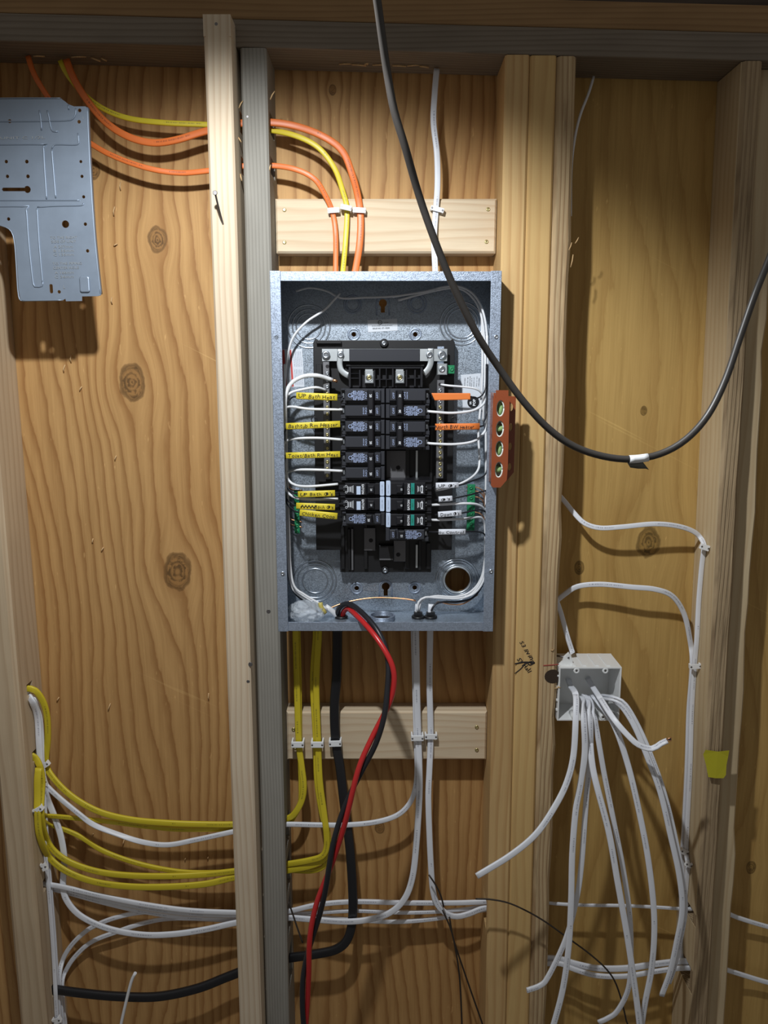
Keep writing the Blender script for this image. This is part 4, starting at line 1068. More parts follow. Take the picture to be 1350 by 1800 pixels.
wire('grey wire of the right run entering the left white clamp', [(853, 930, 1.266), (853, 985, 1.266), (847, 1018, 1.266), (830, 1043, 1.265), (805, 1052, 1.265), (770, 1051, 1.264), (748, 1050, 1.264), (736, 1058, 1.263), (733, 1074, 1.262)], 'white_wire', 4.2)
wire('black wire of the right run entering the right white clamp', [(856, 930, 1.278), (856, 990, 1.278), (849, 1025, 1.276), (832, 1050, 1.274), (806, 1058, 1.272), (780, 1058, 1.268), (765, 1062, 1.265), (758, 1074, 1.262)], 'black_wire', 3.8)
wire('bare copper wire looping low behind the right clamp', [(840, 1045, 1.276), (815, 1061, 1.272), (790, 1062, 1.27), (770, 1058, 1.268), (760, 1068, 1.264)], 'copper', 2.8, group='bare ground wires')
wire('bare copper wire crossing the bottom between the clamps', [(578, 1070, 1.262), (598, 1062, 1.266), (625, 1055, 1.27), (655, 1051, 1.272), (685, 1051, 1.272), (715, 1053, 1.27), (731, 1056, 1.268)], 'copper', 3.2, group='bare ground wires')
for px, lab in ((734, 'white jacket end standing in the left clamp of the pair'), (757, 'white jacket end standing in the right clamp of the pair')):
    cable('cable_end', lab, [(px, 1084, 1.262), (px, 1074, 1.2625), (px + 1, 1062, 1.264)], 'white_sheath', 10, 0.003, 1.262, 'cable end', 'jacket ends in the bottom clamps')
cable('cable_end', 'thick white jacket end beside the black clamp at bottom left', [(594, 1086, 1.262), (586, 1076, 1.258), (572, 1066, 1.255)], 'white_wire', 10, 0.004, 1.262, 'cable end', None, 'round')
cable('cable_end', 'short yellow jacket end above the plastic bag', [(563, 1059, 1.249), (565, 1068, 1.247), (572, 1078, 1.247)], 'putty_yellow', 8, 0.004, 1.25, 'cable end', None, 'round')
# crumpled clear bag in the corner
bm = bmesh.new(); bmesh.ops.create_icosphere(bm, subdivisions=4, radius=1.0)
ca = P(538, 1076, 1.245); rx, ry, rz = 0.031, 0.024, 0.019
from mathutils import noise as mnoise
for v in bm.verts:
    d = v.co.copy(); n1 = mnoise.noise(d * 2.6) * 0.22 + abs(mnoise.noise(d * 6.0)) * 0.24
    f = 0.86 + n1; v.co = Vector((d.x * rx * f, d.y * ry * f, d.z * rz * f))
me = bpy.data.meshes.new('plastic_bag'); 
zlo = ZB + T + 0.0155
for v in bm.verts:
    w = v.co + Vector((ca.x, ca.y, zlo)); w.x = max(w.x, XL + T + 0.001); w.z = max(w.z, ZB + T + 0.0006); v.co = w - Vector((ca.x, ca.y, ZB + T))
bm.to_mesh(me); bm.free(); me.materials.append(MATS['clear_bag'])
for p in me.polygons: p.use_smooth = True
tag(link('plastic_bag', me, (ca.x, ca.y, ZB + T)), 'crumpled clear plastic bag in the lower left corner of the panel', 'bag')

# ------------------------------------------------------------------ cable staples
def staple(px, py, Y, label, w=23, h=9, ang=0.0, d=0.004, group='white cable staples', side=False):
    q = P(px, py, Y); cam_p = Vector((0, 0, HC))
    if px > 1150: q = cam_p + (q - cam_p) * min(1.0, (rsx(q.z) - 0.0095) / q.x); Y = q.y
    elif px < 120: q = cam_p + (q - cam_p) * min(1.0, (STUD_L + 0.0085) / q.x); Y = q.y
    k = scale(py, Y)
    root = thing('cable_staple', label, 'staple', q + Vector((0, 0, -h * k / 2)), group)
    W, H = w * k / 2, h * k / 2
    D = d * 1.22
    prof = [(-W, 0.0), (-W, -D), (W, -D), (W, 0.0), (W * .74, 0.0), (W * .70, -D * .84), (-W * .70, -D * .84), (-W * .74, 0.0)]
    n = len(prof); c, s = math.cos(math.radians(ang)), math.sin(math.radians(ang))
    def put(u, y, v): return (q.x + u * c - v * s, q.y - 0.0004 + y, q.z + u * s + v * c)
    vs = [put(u, y, -H) for u, y in prof] + [put(u, y, H) for u, y in prof]
    mb = MB(); cap = [(0, 1, 6, 7), (1, 2, 5, 6), (2, 3, 4, 5)]
    mb.add(vs, [(i, (i + 1) % n, n + (i + 1) % n, n + i) for i in range(n)] + cap + [tuple(n + i for i in f[::-1]) for f in cap])
    mb.build('strap', 'strap_white', root, 0.0009)
    for sx in (-1, 1):
        x, y, z = put(sx * W * .78, -D, 0); r = 1.7 * k
        MB().lathe(x, z, [(r, y + .0006), (r, y - .0003), (r * .7, y - .0008)], 10).build('nail', 'nail_steel', root)
    return root
staple(587, 372, YBLK, 'staple holding the lower orange cable above the panel', 21, 9, 4, 0.0095)
staple(609, 368, YBLK - 0.003, 'staple holding the yellow cable above the panel', 20, 9, -12, 0.0125)
staple(632, 372, YBLK, 'staple holding the thick orange cable above the panel', 23, 9, -3, 0.0100)
staple(768, 370, YBLK, 'staple holding the white cable above the panel', 24, 8, -14, 0.0090)
staple(525, 1301, YBLK, 'leftmost of the staples on the lower block, on yellow cable', 22, 11, 0, 0.0150)
staple(559, 1301, YBLK, 'second staple from the left on the lower block, on yellow cable', 22, 11, 0, 0.0150)
staple(590, 1300, YBLK, 'staple over the black cable on the lower block', 22, 11, 2, 0.0135)
staple(733, 1290, YBLK, 'staple over the two white cables on the lower block', 22, 10, 0, 0.0145)
staple(757, 1290, YBLK, 'rightmost staple on the lower block, on one white cable', 22, 10, 0, 0.0095)
staple(81, 1342, 1.312, 'staple on the topmost yellow cable at the left stud', 17, 9, 32, 0.007)
staple(79, 1372, 1.318, 'small staple on the white cable between two yellow cables', 9, 16, 10, 0.005)
staple(70, 1419, 1.308, 'staple on the pair of yellow cables at the left stud', 18, 10, 30, 0.009)
staple(79, 1521, 1.322, 'staple on the white cables just above the dark horizontal cable bundle', 9, 14, 20, 0.005)
staple(102, 1789, 1.322, 'lowest staple at the left stud, on white cables', 14, 11, 25, 0.007)
staple(1237, 961, 1.310, 'topmost staple on the right stud', 16, 10, -18, 0.005)
staple(1220, 1169, 1.326, 'staple joining two white cables on the right stud', 20, 9, 5, 0.006)
staple(1201, 1494, 1.322, 'upper of the two close staples low on the right stud', 13, 10, -25, 0.006)
staple(1209, 1517, 1.318, 'lower of the two close staples low on the right stud', 11, 9, -25, 0.005)

# ------------------------------------------------------------------ cables
YH = 1.291
# above the panel
cable('cable', 'thick orange cable looping from the top plate into the panel top', [(108, 60, 1.30), (113, 90, 1.302), (126, 130, 1.298), (150, 172, 1.294), (185, 214, 1.290), (225, 240, 1.288), (268, 251, 1.288), (310, 246, 1.286), (357, 232, 1.286), (415, 218, 1.284), (470, 215, 1.284), (520, 222, 1.286), (568, 240, 1.284), (602, 266, 1.286), (620, 310, 1.290), (630, 350, 1.2955), (634, 385, 1.2955), (632, 430, 1.290), (625, 474, 1.280), (622, 486, 1.277)],
      'orange_sheath', 12.5, 0.0030, 1.288, group='cables above the panel')
cable('cable', 'thin yellow cable looping from the top plate into the panel top', [(96, 60, 1.30), (101, 92, 1.303), (118, 130, 1.303), (150, 168, 1.302), (185, 193, 1.30), (230, 209, 1.299), (290, 216, 1.297), (357, 219, 1.298), (415, 222, 1.298), (470, 228, 1.296), (520, 239, 1.290), (560, 260, 1.288), (588, 296, 1.290), (603, 338, 1.2945), (610, 370, 1.2955), (607, 430, 1.290), (603, 474, 1.280), (602, 486, 1.277)],
      'yellow_sheath', 9.5, 0.0028, 1.288, group='cables above the panel')
cable('cable', 'orange cable passing behind the metal plate and lower into the panel top', [(44, 60, 1.30), (48, 92, 1.302), (60, 130, 1.298), (85, 172, 1.294), (120, 222, 1.292), (165, 256, 1.290), (210, 279, 1.288), (265, 297, 1.288), (315, 304, YH), (360, 301, YH), (415, 293, YH), (475, 291, YH), (520, 298, 1.288), (553, 315, 1.288), (571, 342, 1.292), (584, 372, 1.2955), (590, 410, 1.294), (590, 474, 1.280), (589, 486, 1.277)],
      'orange_sheath', 9.5, 0.0028, 1.288, group='cables above the panel')
cable('cable', 'white cable dropping from the top plate into the panel top', [(769, 90, 1.312), (768, 116, 1.31), (764, 165, 1.30), (762, 215, 1.29), (768, 270, 1.288), (769, 325, 1.292), (766, 372, 1.2965), (763, 420, 1.292), (765, 474, 1.280), (765, 486, 1.277)],
      'white_sheath', 10.5, 0.0026, 1.29, group='cables above the panel')
# yellow cables, left bay to panel bottom
BOT = 1108
cable('cable', 'topmost yellow cable, leaving the left stud and sweeping right', [(28, 1211, 1.29), (46, 1210, 1.29), (62, 1214, 1.292), (76, 1234, 1.298), (83, 1262, 1.304), (84, 1300, 1.308), (81, 1342, 1.3085), (94, 1368, 1.302), (128, 1401, 1.292), (175, 1427, 1.286), (232, 1441, 1.284), (300, 1447, 1.285), (360, 1449, 1.289), (415, 1449, YH), (470, 1446, YH), (505, 1439, 1.290), (520, 1427, 1.288), (531, 1405, 1.288), (534, 1380, 1.288), (530, 1345, 1.292), (525, 1301, 1.2965), (522, 1200, 1.290), (520, 1120, 1.272), (520, 1106, 1.268)],
      'yellow_sheath', 11, 0.0030, 1.288, group='yellow cables below the panel')
cable('cable', 'yellow cable running almost straight from the lower left staple to the stud', [(71, 1392, 1.320), (71, 1408, 1.318), (72, 1424, 1.310), (80, 1433, 1.306), (110, 1436, 1.30), (180, 1443, 1.296), (260, 1453, 1.294), (320, 1458, 1.294), (415, 1457, 1.296), (470, 1455, 1.296), (503, 1449, 1.295), (518, 1434, 1.294), (528, 1410, 1.294), (529, 1380, 1.294), (528, 1345, 1.2955), (527, 1301, 1.2985), (526, 1200, 1.296), (524, 1120, 1.276), (524, 1106, 1.272)],
      'yellow_sheath', 8.5, 0.0022, 1.294, group='yellow cables below the panel')
cable('cable', 'yellow cable curving out of the lower hole in the left stud', [(36, 1328, 1.29), (56, 1328, 1.29), (68, 1342, 1.295), (74, 1368, 1.302), (73, 1400, 1.304), (72, 1425, 1.304), (77, 1460, 1.302), (91, 1491, 1.296), (122, 1515, 1.290), (172, 1532, 1.286), (230, 1539, 1.285), (300, 1540, 1.286), (360, 1537, YH), (415, 1531, YH), (470, 1524, YH), (505, 1519, 1.290), (545, 1512, 1.286), (566, 1505, 1.284), (574, 1490, 1.284), (574, 1465, 1.284), (569, 1425, 1.286), (562, 1370, 1.290), (559, 1301, 1.2965), (556, 1200, 1.290), (560, 1120, 1.272), (560, 1106, 1.268)],
      'yellow_sheath', 11, 0.0030, 1.288, group='yellow cables below the panel')
cable('cable', 'lowest yellow cable, sagging deepest across the left bay', [(68, 1350, 1.306), (66, 1370, 1.308), (66, 1400, 1.310), (66, 1430, 1.308), (70, 1470, 1.304), (86, 1506, 1.296), (116, 1531, 1.288), (162, 1549, 1.283), (222, 1558, 1.281), (290, 1559, 1.282), (360, 1554, 1.287), (415, 1542, YH), (470, 1536, YH), (505, 1530, 1.291), (545, 1522, 1.290), (566, 1512, 1.290), (576, 1496, 1.290), (575, 1465, 1.290), (566, 1425, 1.291), (558, 1370, 1.294), (556, 1301, 1.2985), (551, 1200, 1.296), (556, 1120, 1.276), (556, 1106, 1.272)],
      'yellow_sheath', 12, 0.0026, 1.288, group='yellow cables below the panel')
cable('cable', 'yellow cable slanting down behind the others in the left bay', [(66, 1425, 1.318), (80, 1446, 1.316), (105, 1455, 1.312), (140, 1470, 1.308), (182, 1496, 1.306), (240, 1517, 1.304), (300, 1530, 1.302), (350, 1534, 1.300), (415, 1532, 1.299), (470, 1529, 1.298), (512, 1530, 1.298), (548, 1531, 1.297), (568, 1524, 1.297), (574, 1512, 1.297)],
      'yellow_sheath', 8.5, 0.0028, 1.30, group='yellow cables below the panel')
# white cables, left bay and centre
cable('cable', 'white cable leaving the upper hole of the left stud beside the yellow one', [(28, 1214, 1.30), (46, 1217, 1.30), (60, 1229, 1.302), (70, 1256, 1.308), (73, 1295, 1.314), (74, 1340, 1.318), (79, 1374, 1.316), (95, 1394, 1.302), (138, 1430, 1.288), (165, 1450, 1.286, 30), (205, 1466, 1.288, 60), (250, 1480, 1.286, 20), (295, 1485, 1.286), (345, 1476, 1.288), (415, 1461, 1.283), (470, 1452, 1.282), (505, 1449, 1.282), (560, 1450, 1.288), (610, 1450, 1.287), (660, 1445, 1.288), (698, 1433, 1.290), (720, 1412, 1.291), (730, 1385, 1.292), (733, 1350, 1.294), (731, 1290, 1.2985), (729, 1200, 1.292), (727, 1120, 1.272), (727, 1106, 1.268)],
      'white_sheath', 9, 0.0026, 1.29, group='white cables below the panel')
cable('cable', 'white cable dropping past the yellow cables then sagging to the stud', [(30, 1217, 1.296), (47, 1219, 1.296), (58, 1236, 1.304), (66, 1262, 1.315), (69, 1310, 1.320), (73, 1365, 1.322), (82, 1400, 1.318), (96, 1436, 1.310), (107, 1470, 1.302), (113, 1510, 1.298), (111, 1555, 1.298), (117, 1582, 1.296), (142, 1610, 1.292), (190, 1632, 1.288), (250, 1643, 1.286), (305, 1642, 1.287), (360, 1634, 1.289), (415, 1622, YH), (470, 1614, 1.290), (505, 1613, 1.289), (560, 1617, 1.286), (610, 1620, 1.284), (650, 1616, 1.283), (686, 1604, 1.283), (711, 1580, 1.284), (725, 1542, 1.286), (732, 1482, 1.287), (737, 1400, 1.288), (737, 1350, 1.290), (735, 1290, 1.2955), (733, 1220, 1.290), (731, 1120, 1.270), (731, 1106, 1.266)],
      'white_sheath', 11, 0.0026, 1.288, group='white cables below the panel')
cable('cable', 'white cable on the right, dropping from the panel and turning toward the right studs', [(756, 1106, 1.268), (756, 1120, 1.272), (755, 1200, 1.290), (757, 1290, 1.2965), (755, 1350, 1.292), (753, 1400, 1.288), (755, 1470, 1.286), (758, 1530, 1.285), (761, 1565, 1.285), (769, 1590, 1.285), (785, 1606, 1.285), (803, 1611, 1.286), (825, 1606, 1.288), (845, 1598, 1.29), (862, 1595, YH), (900, 1594, YH), (962, 1594, YH)],
      'white_sheath', 10.5, 0.0026, 1.288, group='white cables below the panel')
hb = [('upper cable of the long white horizontal bundle', [(62, 1551, 1.30), (110, 1559, 1.296), (180, 1575, 1.292), (250, 1589, 1.290), (330, 1600, 1.289), (415, 1604, YH), (470, 1604, YH), (506, 1602, 1.29), (560, 1590, 1.291), (625, 1585, 1.292), (715, 1587, 1.293), (800, 1587, 1.293), (860, 1585, YH), (900, 1585, YH), (962, 1586, YH)], 9),
      ('middle cable of the long white horizontal bundle', [(62, 1554, 1.306), (110, 1563, 1.303), (180, 1581, 1.300), (250, 1595, 1.298), (330, 1606, 1.297), (415, 1609, 1.298), (470, 1608, 1.298), (506, 1607, 1.298), (560, 1604, 1.299), (625, 1601, 1.300), (715, 1604, 1.300), (800, 1600, 1.300), (860, 1592, 1.298), (900, 1592, 1.298), (962, 1593, 1.298)], 7),
      ('lower cable of the long white horizontal bundle', [(62, 1557, 1.312), (110, 1567, 1.310), (180, 1586, 1.308), (250, 1602, 1.306), (330, 1613, 1.305), (415, 1616, 1.304), (470, 1612, 1.304), (506, 1611, 1.304), (560, 1612, 1.305), (625, 1617, 1.306), (700, 1620, 1.306), (770, 1614, 1.306), (830, 1603, 1.306), (860, 1598, 1.305), (900, 1597, 1.304), (962, 1598, 1.304)], 8)]
for lab, sp, w in hb: cable('cable', lab, sp, 'white_sheath', w, 0.0026, 1.292, group='white cables below the panel')
for lab, sp in (('leftmost of the white cables running down beside the left stud', [(70, 1330, 1.330), (74, 1420, 1.330), (80, 1500, 1.330), (88, 1590, 1.330), (95, 1690, 1.329), (100, 1790, 1.327), (104, 1830, 1.327), (116, 2100, 1.327), (124, 2400, 1.327)]),
                ('middle one of the white cables running down beside the left stud', [(74, 1350, 1.333), (80, 1440, 1.333), (87, 1540, 1.333), (95, 1640, 1.332), (100, 1720, 1.331), (105, 1790, 1.330), (108, 1830, 1.33), (120, 2100, 1.33), (128, 2400, 1.33)])):
    cable('cable', lab, sp, 'white_sheath', 7, 0.0024, 1.33, group='white cables at the left stud')
cable('cable', 'white cable bending from the left stud up into the bay, nearer branch', [(134, 2400, 1.325), (124, 2100, 1.325), (112, 1830, 1.325), (108, 1780, 1.325), (104, 1725, 1.324), (108, 1695, 1.322), (118, 1672, 1.320), (138, 1648, 1.316), (165, 1628, 1.312), (210, 1611, 1.31), (260, 1603, 1.31), (330, 1606, 1.312), (416, 1610, 1.313)], 'white_sheath', 8, 0.0024, 1.32, group='white cables at the left stud')
cable('cable', 'white cable bending from the left stud up into the bay, lower branch', [(140, 2400, 1.330), (129, 2100, 1.330), (116, 1830, 1.330), (112, 1780, 1.330), (109, 1728, 1.329), (118, 1702, 1.327), (135, 1678, 1.325), (162, 1655, 1.322), (205, 1638, 1.319), (255, 1622, 1.318), (310, 1614, 1.318), (416, 1618, 1.315)], 'white_sheath', 8, 0.0024, 1.32, group='white cables at the left stud')
cable('wire', 'loose white wire end rising from below in the left bay', [(170, 2100, 1.24), (204, 1850, 1.24), (213, 1800, 1.24), (222, 1760, 1.24), (231, 1725, 1.24), (238, 1710, 1.24)], 'white_wire', 5.5, None, 1.24, 'wire', None, 'round', None, 0.006, 8)
# thick black cable
cable('cable', 'thick black cable from the panel bottom to the left stud', [(60, 1737, 1.291), (87, 1738, 1.291), (130, 1744, 1.288), (200, 1751, 1.284), (275, 1752, 1.283), (345, 1738, 1.286), (400, 1717, YH), (440, 1702, YH), (475, 1692, YH), (508, 1684, 1.29), (555, 1677, 1.286), (590, 1669, 1.284), (610, 1652, 1.284), (619, 1620, 1.285), (620, 1570, 1.286), (615, 1490, 1.288), (606, 1420, 1.290), (598, 1350, 1.2925), (590, 1300, 1.295), (588, 1240, 1.290), (592, 1185, 1.282), (593, 1120, 1.268), (593, 1106, 1.264)],
      'black_sheath', 16, 0.0050, 1.288)
# red and black service pair, twisted round each other and hanging in front
core = [(597, 1082, 1.262, 180), (601, 1071, 1.252, 180), (613, 1066, 1.235, 180), (634, 1082, 1.20, 200), (658, 1109, 1.168, 225), (677, 1142, 1.150, 265), (687, 1176, 1.14, 320), (686, 1212, 1.135, 375), (677, 1252, 1.13, 440), (658, 1300, 1.125, 510), (634, 1352, 1.12, 580), (612, 1412, 1.118, 660), (592, 1478, 1.118, 735), (576, 1540, 1.12, 810), (560, 1595, 1.122, 890), (546, 1655, 1.124, 970), (538, 1715, 1.126, 1060), (536, 1770, 1.128, 1120), (536, 1840, 1.13, 1190), (534, 2000, 1.135, 1330), (530, 2250, 1.14, 1560)]
cp, cph = path(core, 1.14, 0.004)
def strand(ph0, rad):
    out = []; L = len(cp)
    for i, p in enumerate(cp):
        Tn = (cp[min(i + 1, L - 1)] - cp[max(i - 1, 0)]).normalized()
        s1 = Tn.cross(Vector((0, -1, 0)))
        s1 = s1.normalized() if s1.length > .1 else Vector((1, 0, 0)); s2 = Tn.cross(s1).normalized()
        ph = cph[i] + ph0
        out.append(p - s1 * (rad * math.cos(ph)) + s2 * (rad * math.sin(ph)))
    return out
for mt, ph0, lab in (('red_wire', 0.0, 'red wire of the twisted pair hanging out of the panel'), ('black_wire', math.pi, 'black wire of the twisted pair hanging out of the panel')):
    tag(MB().sweep(strand(ph0, 0.0046), 0.0043, 0.0043, 'round', 10).build('service_wire', mt), lab, 'wire', 'thick service wires')
# thin dark offcuts
for lab, sp in (('thin dark wire beside the red wire, leaning in front of the grey stud', [(507, 1585, 1.20), (514, 1605, 1.20), (523, 1632, 1.195), (532, 1657, 1.19)]),
                ('thin dark wire crossing the lower white cable', [(754, 1538, 1.265), (766, 1556, 1.262), (775, 1575, 1.262), (780, 1594, 1.264)]),
                ('thin dark wire arching across the honey studs', [(836, 1580, 1.21), (862, 1581, 1.21), (893, 1587, 1.21), (925, 1601, 1.21), (958, 1620, 1.212), (1000, 1650, 1.22), (1038, 1678, 1.23), (1068, 1706, 1.24), (1085, 1735, 1.25), (1100, 1790, 1.26), (1106, 1840, 1.26), (1110, 2100, 1.26)]),
                ('thin dark wire hanging below the white bundle, left strand', [(778, 1600, 1.262), (792, 1632, 1.258), (800, 1665, 1.256), (808, 1720, 1.255), (812, 1800, 1.255), (813, 1840, 1.255), (815, 2100, 1.255)]),
                ('thin dark wire hanging below the white bundle, right strand', [(790, 1612, 1.272), (797, 1650, 1.270), (815, 1705, 1.268), (834, 1760, 1.266), (848, 1800, 1.265), (860, 1840, 1.265), (872, 2000, 1.245)])):
    cable('wire', lab, sp, 'dark_wire', 3.0, None, 1.25, 'wire', 'thin dark wires', 'round', None, 0.006, 6)
# right bay
cable('cable', 'upper white cable crossing the right bay below the black loop', [(975, 862, 1.315), (993, 882, 1.31), (1010, 903, 1.303), (1028, 920, 1.296), (1055, 928, 1.290), (1095, 926, 1.286), (1150, 921, 1.286), (1192, 925, 1.291), (1222, 936, 1.300), (1236, 953, 1.307), (1237, 965, 1.307), (1233, 1000, 1.313), (1228, 1060, 1.319), (1225, 1120, 1.323), (1221, 1168, 1.325), (1216, 1250, 1.328), (1213, 1350, 1.328), (1208, 1450, 1.327), (1206, 1500, 1.320), (1209, 1517, 1.315), (1206, 1560, 1.312), (1204, 1594, 1.303), (1216, 1597, 1.296), (1250, 1600, 1.294), (1275, 1604, 1.30), (1300, 1614, 1.31), (1350, 1629, 1.315), (1400, 1640, 1.315)],
      'white_sheath', 8.5, 0.0024, 1.30, group='white cables on the right')
cable('cable', 'lower white cable crossing the right bay above the junction box', [(976, 1058, 1.315), (992, 1045, 1.31), (1015, 1031, 1.303), (1055, 1027, 1.294), (1110, 1032, 1.288), (1152, 1036, 1.288), (1182, 1048, 1.294), (1202, 1078, 1.305), (1212, 1120, 1.316), (1217, 1168, 1.3235), (1211, 1250, 1.3265), (1208, 1350, 1.326), (1203, 1450, 1.324), (1200, 1495, 1.319), (1199, 1560, 1.318), (1196, 1640, 1.31), (1200, 1690, 1.30), (1230, 1694, 1.295), (1262, 1700, 1.297), (1300, 1712, 1.31), (1350, 1727, 1.315), (1400, 1738, 1.315)],
      'white_sheath', 9, 0.0024, 1.30, group='white cables on the right')
cable('cable', 'grey white cable slipping behind the splintered stud into the junction box', [(972, 1040, 1.30), (985, 1075, 1.298), (997, 1118, 1.292), (1005, 1143, 1.292), (1006, 1147, 1.288)], 'white_sheath', 9, 0.0024, 1.29, group='white cables on the right')
cable('wire', 'faint pale wire high in the shadowed corner of the right bay', [(1049, 100, 1.32), (1047, 120, 1.318), (1036, 160, 1.315), (1020, 202, 1.312), (1010, 245, 1.31), (1004, 300, 1.31), (1003, 380, 1.312)], 'white_wire', 5, None, 1.31, 'wire', None, 'round', None, 0.006, 8)
cable('cable', 'thin straight white cable crossing low behind the hanging cables', [(955, 1586, YH), (985, 1589, YH), (1030, 1591, 1.292), (1100, 1592, 1.293), (1160, 1595, 1.293), (1190, 1597, 1.293), (1222, 1598, 1.293)], 'white_sheath', 5.5, 0.0022, 1.29, group='low white cables of the right bay')
cable('cable', 'upper cable of the low pair curving to the right stud', [(955, 1684, YH), (985, 1686, 1.29), (1010, 1694, 1.287), (1050, 1702, 1.284), (1100, 1702, 1.284), (1150, 1695, 1.287), (1196, 1690, YH), (1230, 1690, YH)], 'white_sheath', 12, 0.0026, 1.29, group='low white cables of the right bay')
cable('cable', 'lower cable of the low pair curving to the right stud', [(955, 1694, 1.285), (985, 1694, 1.282), (1010, 1704, 1.278), (1050, 1715, 1.276), (1100, 1716, 1.276), (1150, 1708, 1.28), (1196, 1702, 1.285), (1230, 1702, 1.285)], 'white_sheath', 9, 0.0026, 1.285, group='low white cables of the right bay')

# hanging black cable with a taped flag
hang = cable('cable', 'black cable hanging in a wide loop across the whole view, taped at its lowest point', [(640, -140, 0.66), (653, -60, 0.67), (663, 0, 0.68), (671, 60, 0.69), (681, 130, 0.70), (693, 195, 0.705), (712, 258, 0.71), (737, 345, 0.72), (767, 430, 0.725), (801, 512, 0.73), (840, 590, 0.735), (880, 651, 0.74), (922, 708, 0.74), (966, 755, 0.74), (1010, 785, 0.74), (1060, 802, 0.74), (1110, 807, 0.74), (1160, 798, 0.74), (1205, 773, 0.74), (1244, 730, 0.745), (1275, 668, 0.75), (1301, 592, 0.755), (1326, 520, 0.76), (1352, 455, 0.77), (1385, 370, 0.78), (1410, 270, 0.79), (1425, 100, 0.80), (1430, -140, 0.80)],
      'hang_black', 12.6, None, 0.73, sect='round', n=14)
HY = 0.74
pts, _ = path([(1106, 807.5, HY), (1122, 806.5, HY), (1139, 804, HY)], HY, 0.004)
tp = MB().sweep(pts, 7.3 * scale(806, HY), 7.3 * scale(806, HY), 'round', 14).build('tape_wrap', 'tape_white', hang); tp['label'] = 'white tape wrap'
fl_ = [P(1102, 812, HY), P(1108, 822, HY - .002), P(1122, 824, HY + .002), P(1135, 824, HY), P(1141, 826, HY - .001)]
mb = MB(); top_ = [P(1100, 814, HY + .001), P(1107, 811, HY), P(1120, 810, HY), P(1130, 811, HY), P(1130, 812, HY)]
vs = []
for a, b in zip(top_, fl_): vs += [a, b, a + Vector((0, .0006, 0)), b + Vector((0, .0006, 0))]
fs = []
for i in range(4):
    o_ = i * 4; fs += [(o_, o_ + 1, o_ + 5, o_ + 4), (o_ + 2, o_ + 6, o_ + 7, o_ + 3), (o_, o_ + 4, o_ + 6, o_ + 2), (o_ + 1, o_ + 3, o_ + 7, o_ + 5)]
fs += [(0, 2, 3, 1), (16, 17, 19, 18)]
mb.add(vs, fs, True); o = mb.build('tape_flag', 'tape_grey', hang); o['label'] = 'loose curled end of tape'

# ------------------------------------------------------------------ white junction box and the cables hanging out of it
JF, JB = 1.2485, 1.3135
jx0, jx1 = 0.2890, PX(1093, 1180, JF); jz1, jz0 = PZ(1173, JF), PZ(1267, JF)
jb = thing('junction_box', 'white two gang junction box on the splintered stud', 'junction box', ((jx0 + jx1) / 2, JB, jz0))
wt = 0.0026
MB().box(jx0, jx1, JB - wt, JB, jz0, jz1).build('back_wall', 'box_white', jb)
MB().box(jx0, jx0 + wt, JF, JB - wt, jz0, jz1).build('side_wall', 'box_white', jb, 0.0006)
MB().box(jx1 - wt, jx1, JF, JB - wt, jz0, jz1).build('side_wall', 'box_white', jb, 0.0006)
MB().box(jx0 + wt, jx1 - wt, JF, JB - wt, jz1 - wt, jz1).build('top_wall', 'box_white', jb, 0.0004)
MB().box(jx0 + wt, jx1 - wt, JF, JB - wt, jz0, jz0 + wt).build('bottom_wall', 'box_white', jb, 0.0004)
for fx in (0.28, 0.74):
    for z_, s in ((jz1 - wt, -1), (jz0 + wt, 1)):
        x = jx0 + (jx1 - jx0) * fx; zc = z_ + s * 0.0035
        MB().lathe(x, zc, [(0.0050, JF + 0.02), (0.0050, JF + 0.0002), (0.0044, JF - 0.0004), (0.0020, JF - 0.0004), (0.0017, JF + 0.004)], 16).build('screw_boss', 'box_white', jb)
        MB().lathe(x, zc, [(0.0019, JF + 0.002), (0.0018, JF - 0.0002)], 10).build('boss_hole', 'nail_steel', jb)
for z_ in (0.2, 0.38, 0.62, 0.84): 
    zz = jz0 + (jz1 - jz0) * z_; MB().box(jx0 - 0.0022, jx0, JF + 0.001, JF + 0.005, zz - 0.0015, zz + 0.0015).build('side_nub', 'box_white', jb)
for x_ in (0.25, 0.42, 0.62, 0.8):
    xx = jx0 + (jx1 - jx0) * x_; MB().box(xx - 0.003, xx + 0.003, JF + 0.006, JB - 0.004, jz1, jz1 + 0.0016).build('top_rib', 'box_white', jb)
mb = MB(); mb.prism_y([(jx0 + 0.002, jz1), (jx0 + 0.026, jz1), (jx0 + 0.024, jz1 + 0.010), (jx0 + 0.018, jz1 + 0.021), (jx0 + 0.010, jz1 + 0.013), (jx0 + 0.008, jz1 + 0.006)], JF + 0.012, JF + 0.017); mb.build('nail_bracket', 'box_white', jb, 0.0004)
a = Vector((jx0 + 0.019, JF + 0.0115, jz1 + 0.012)); b = Vector((jx0 - 0.004, JF + 0.030, jz1 + 0.010))
MB().sweep([a, a.lerp(b, .5), b], 0.0018, 0.0018, 'round', 8).build('nail', 'nail_steel', jb)
JC = 'white cables hanging from the junction box'
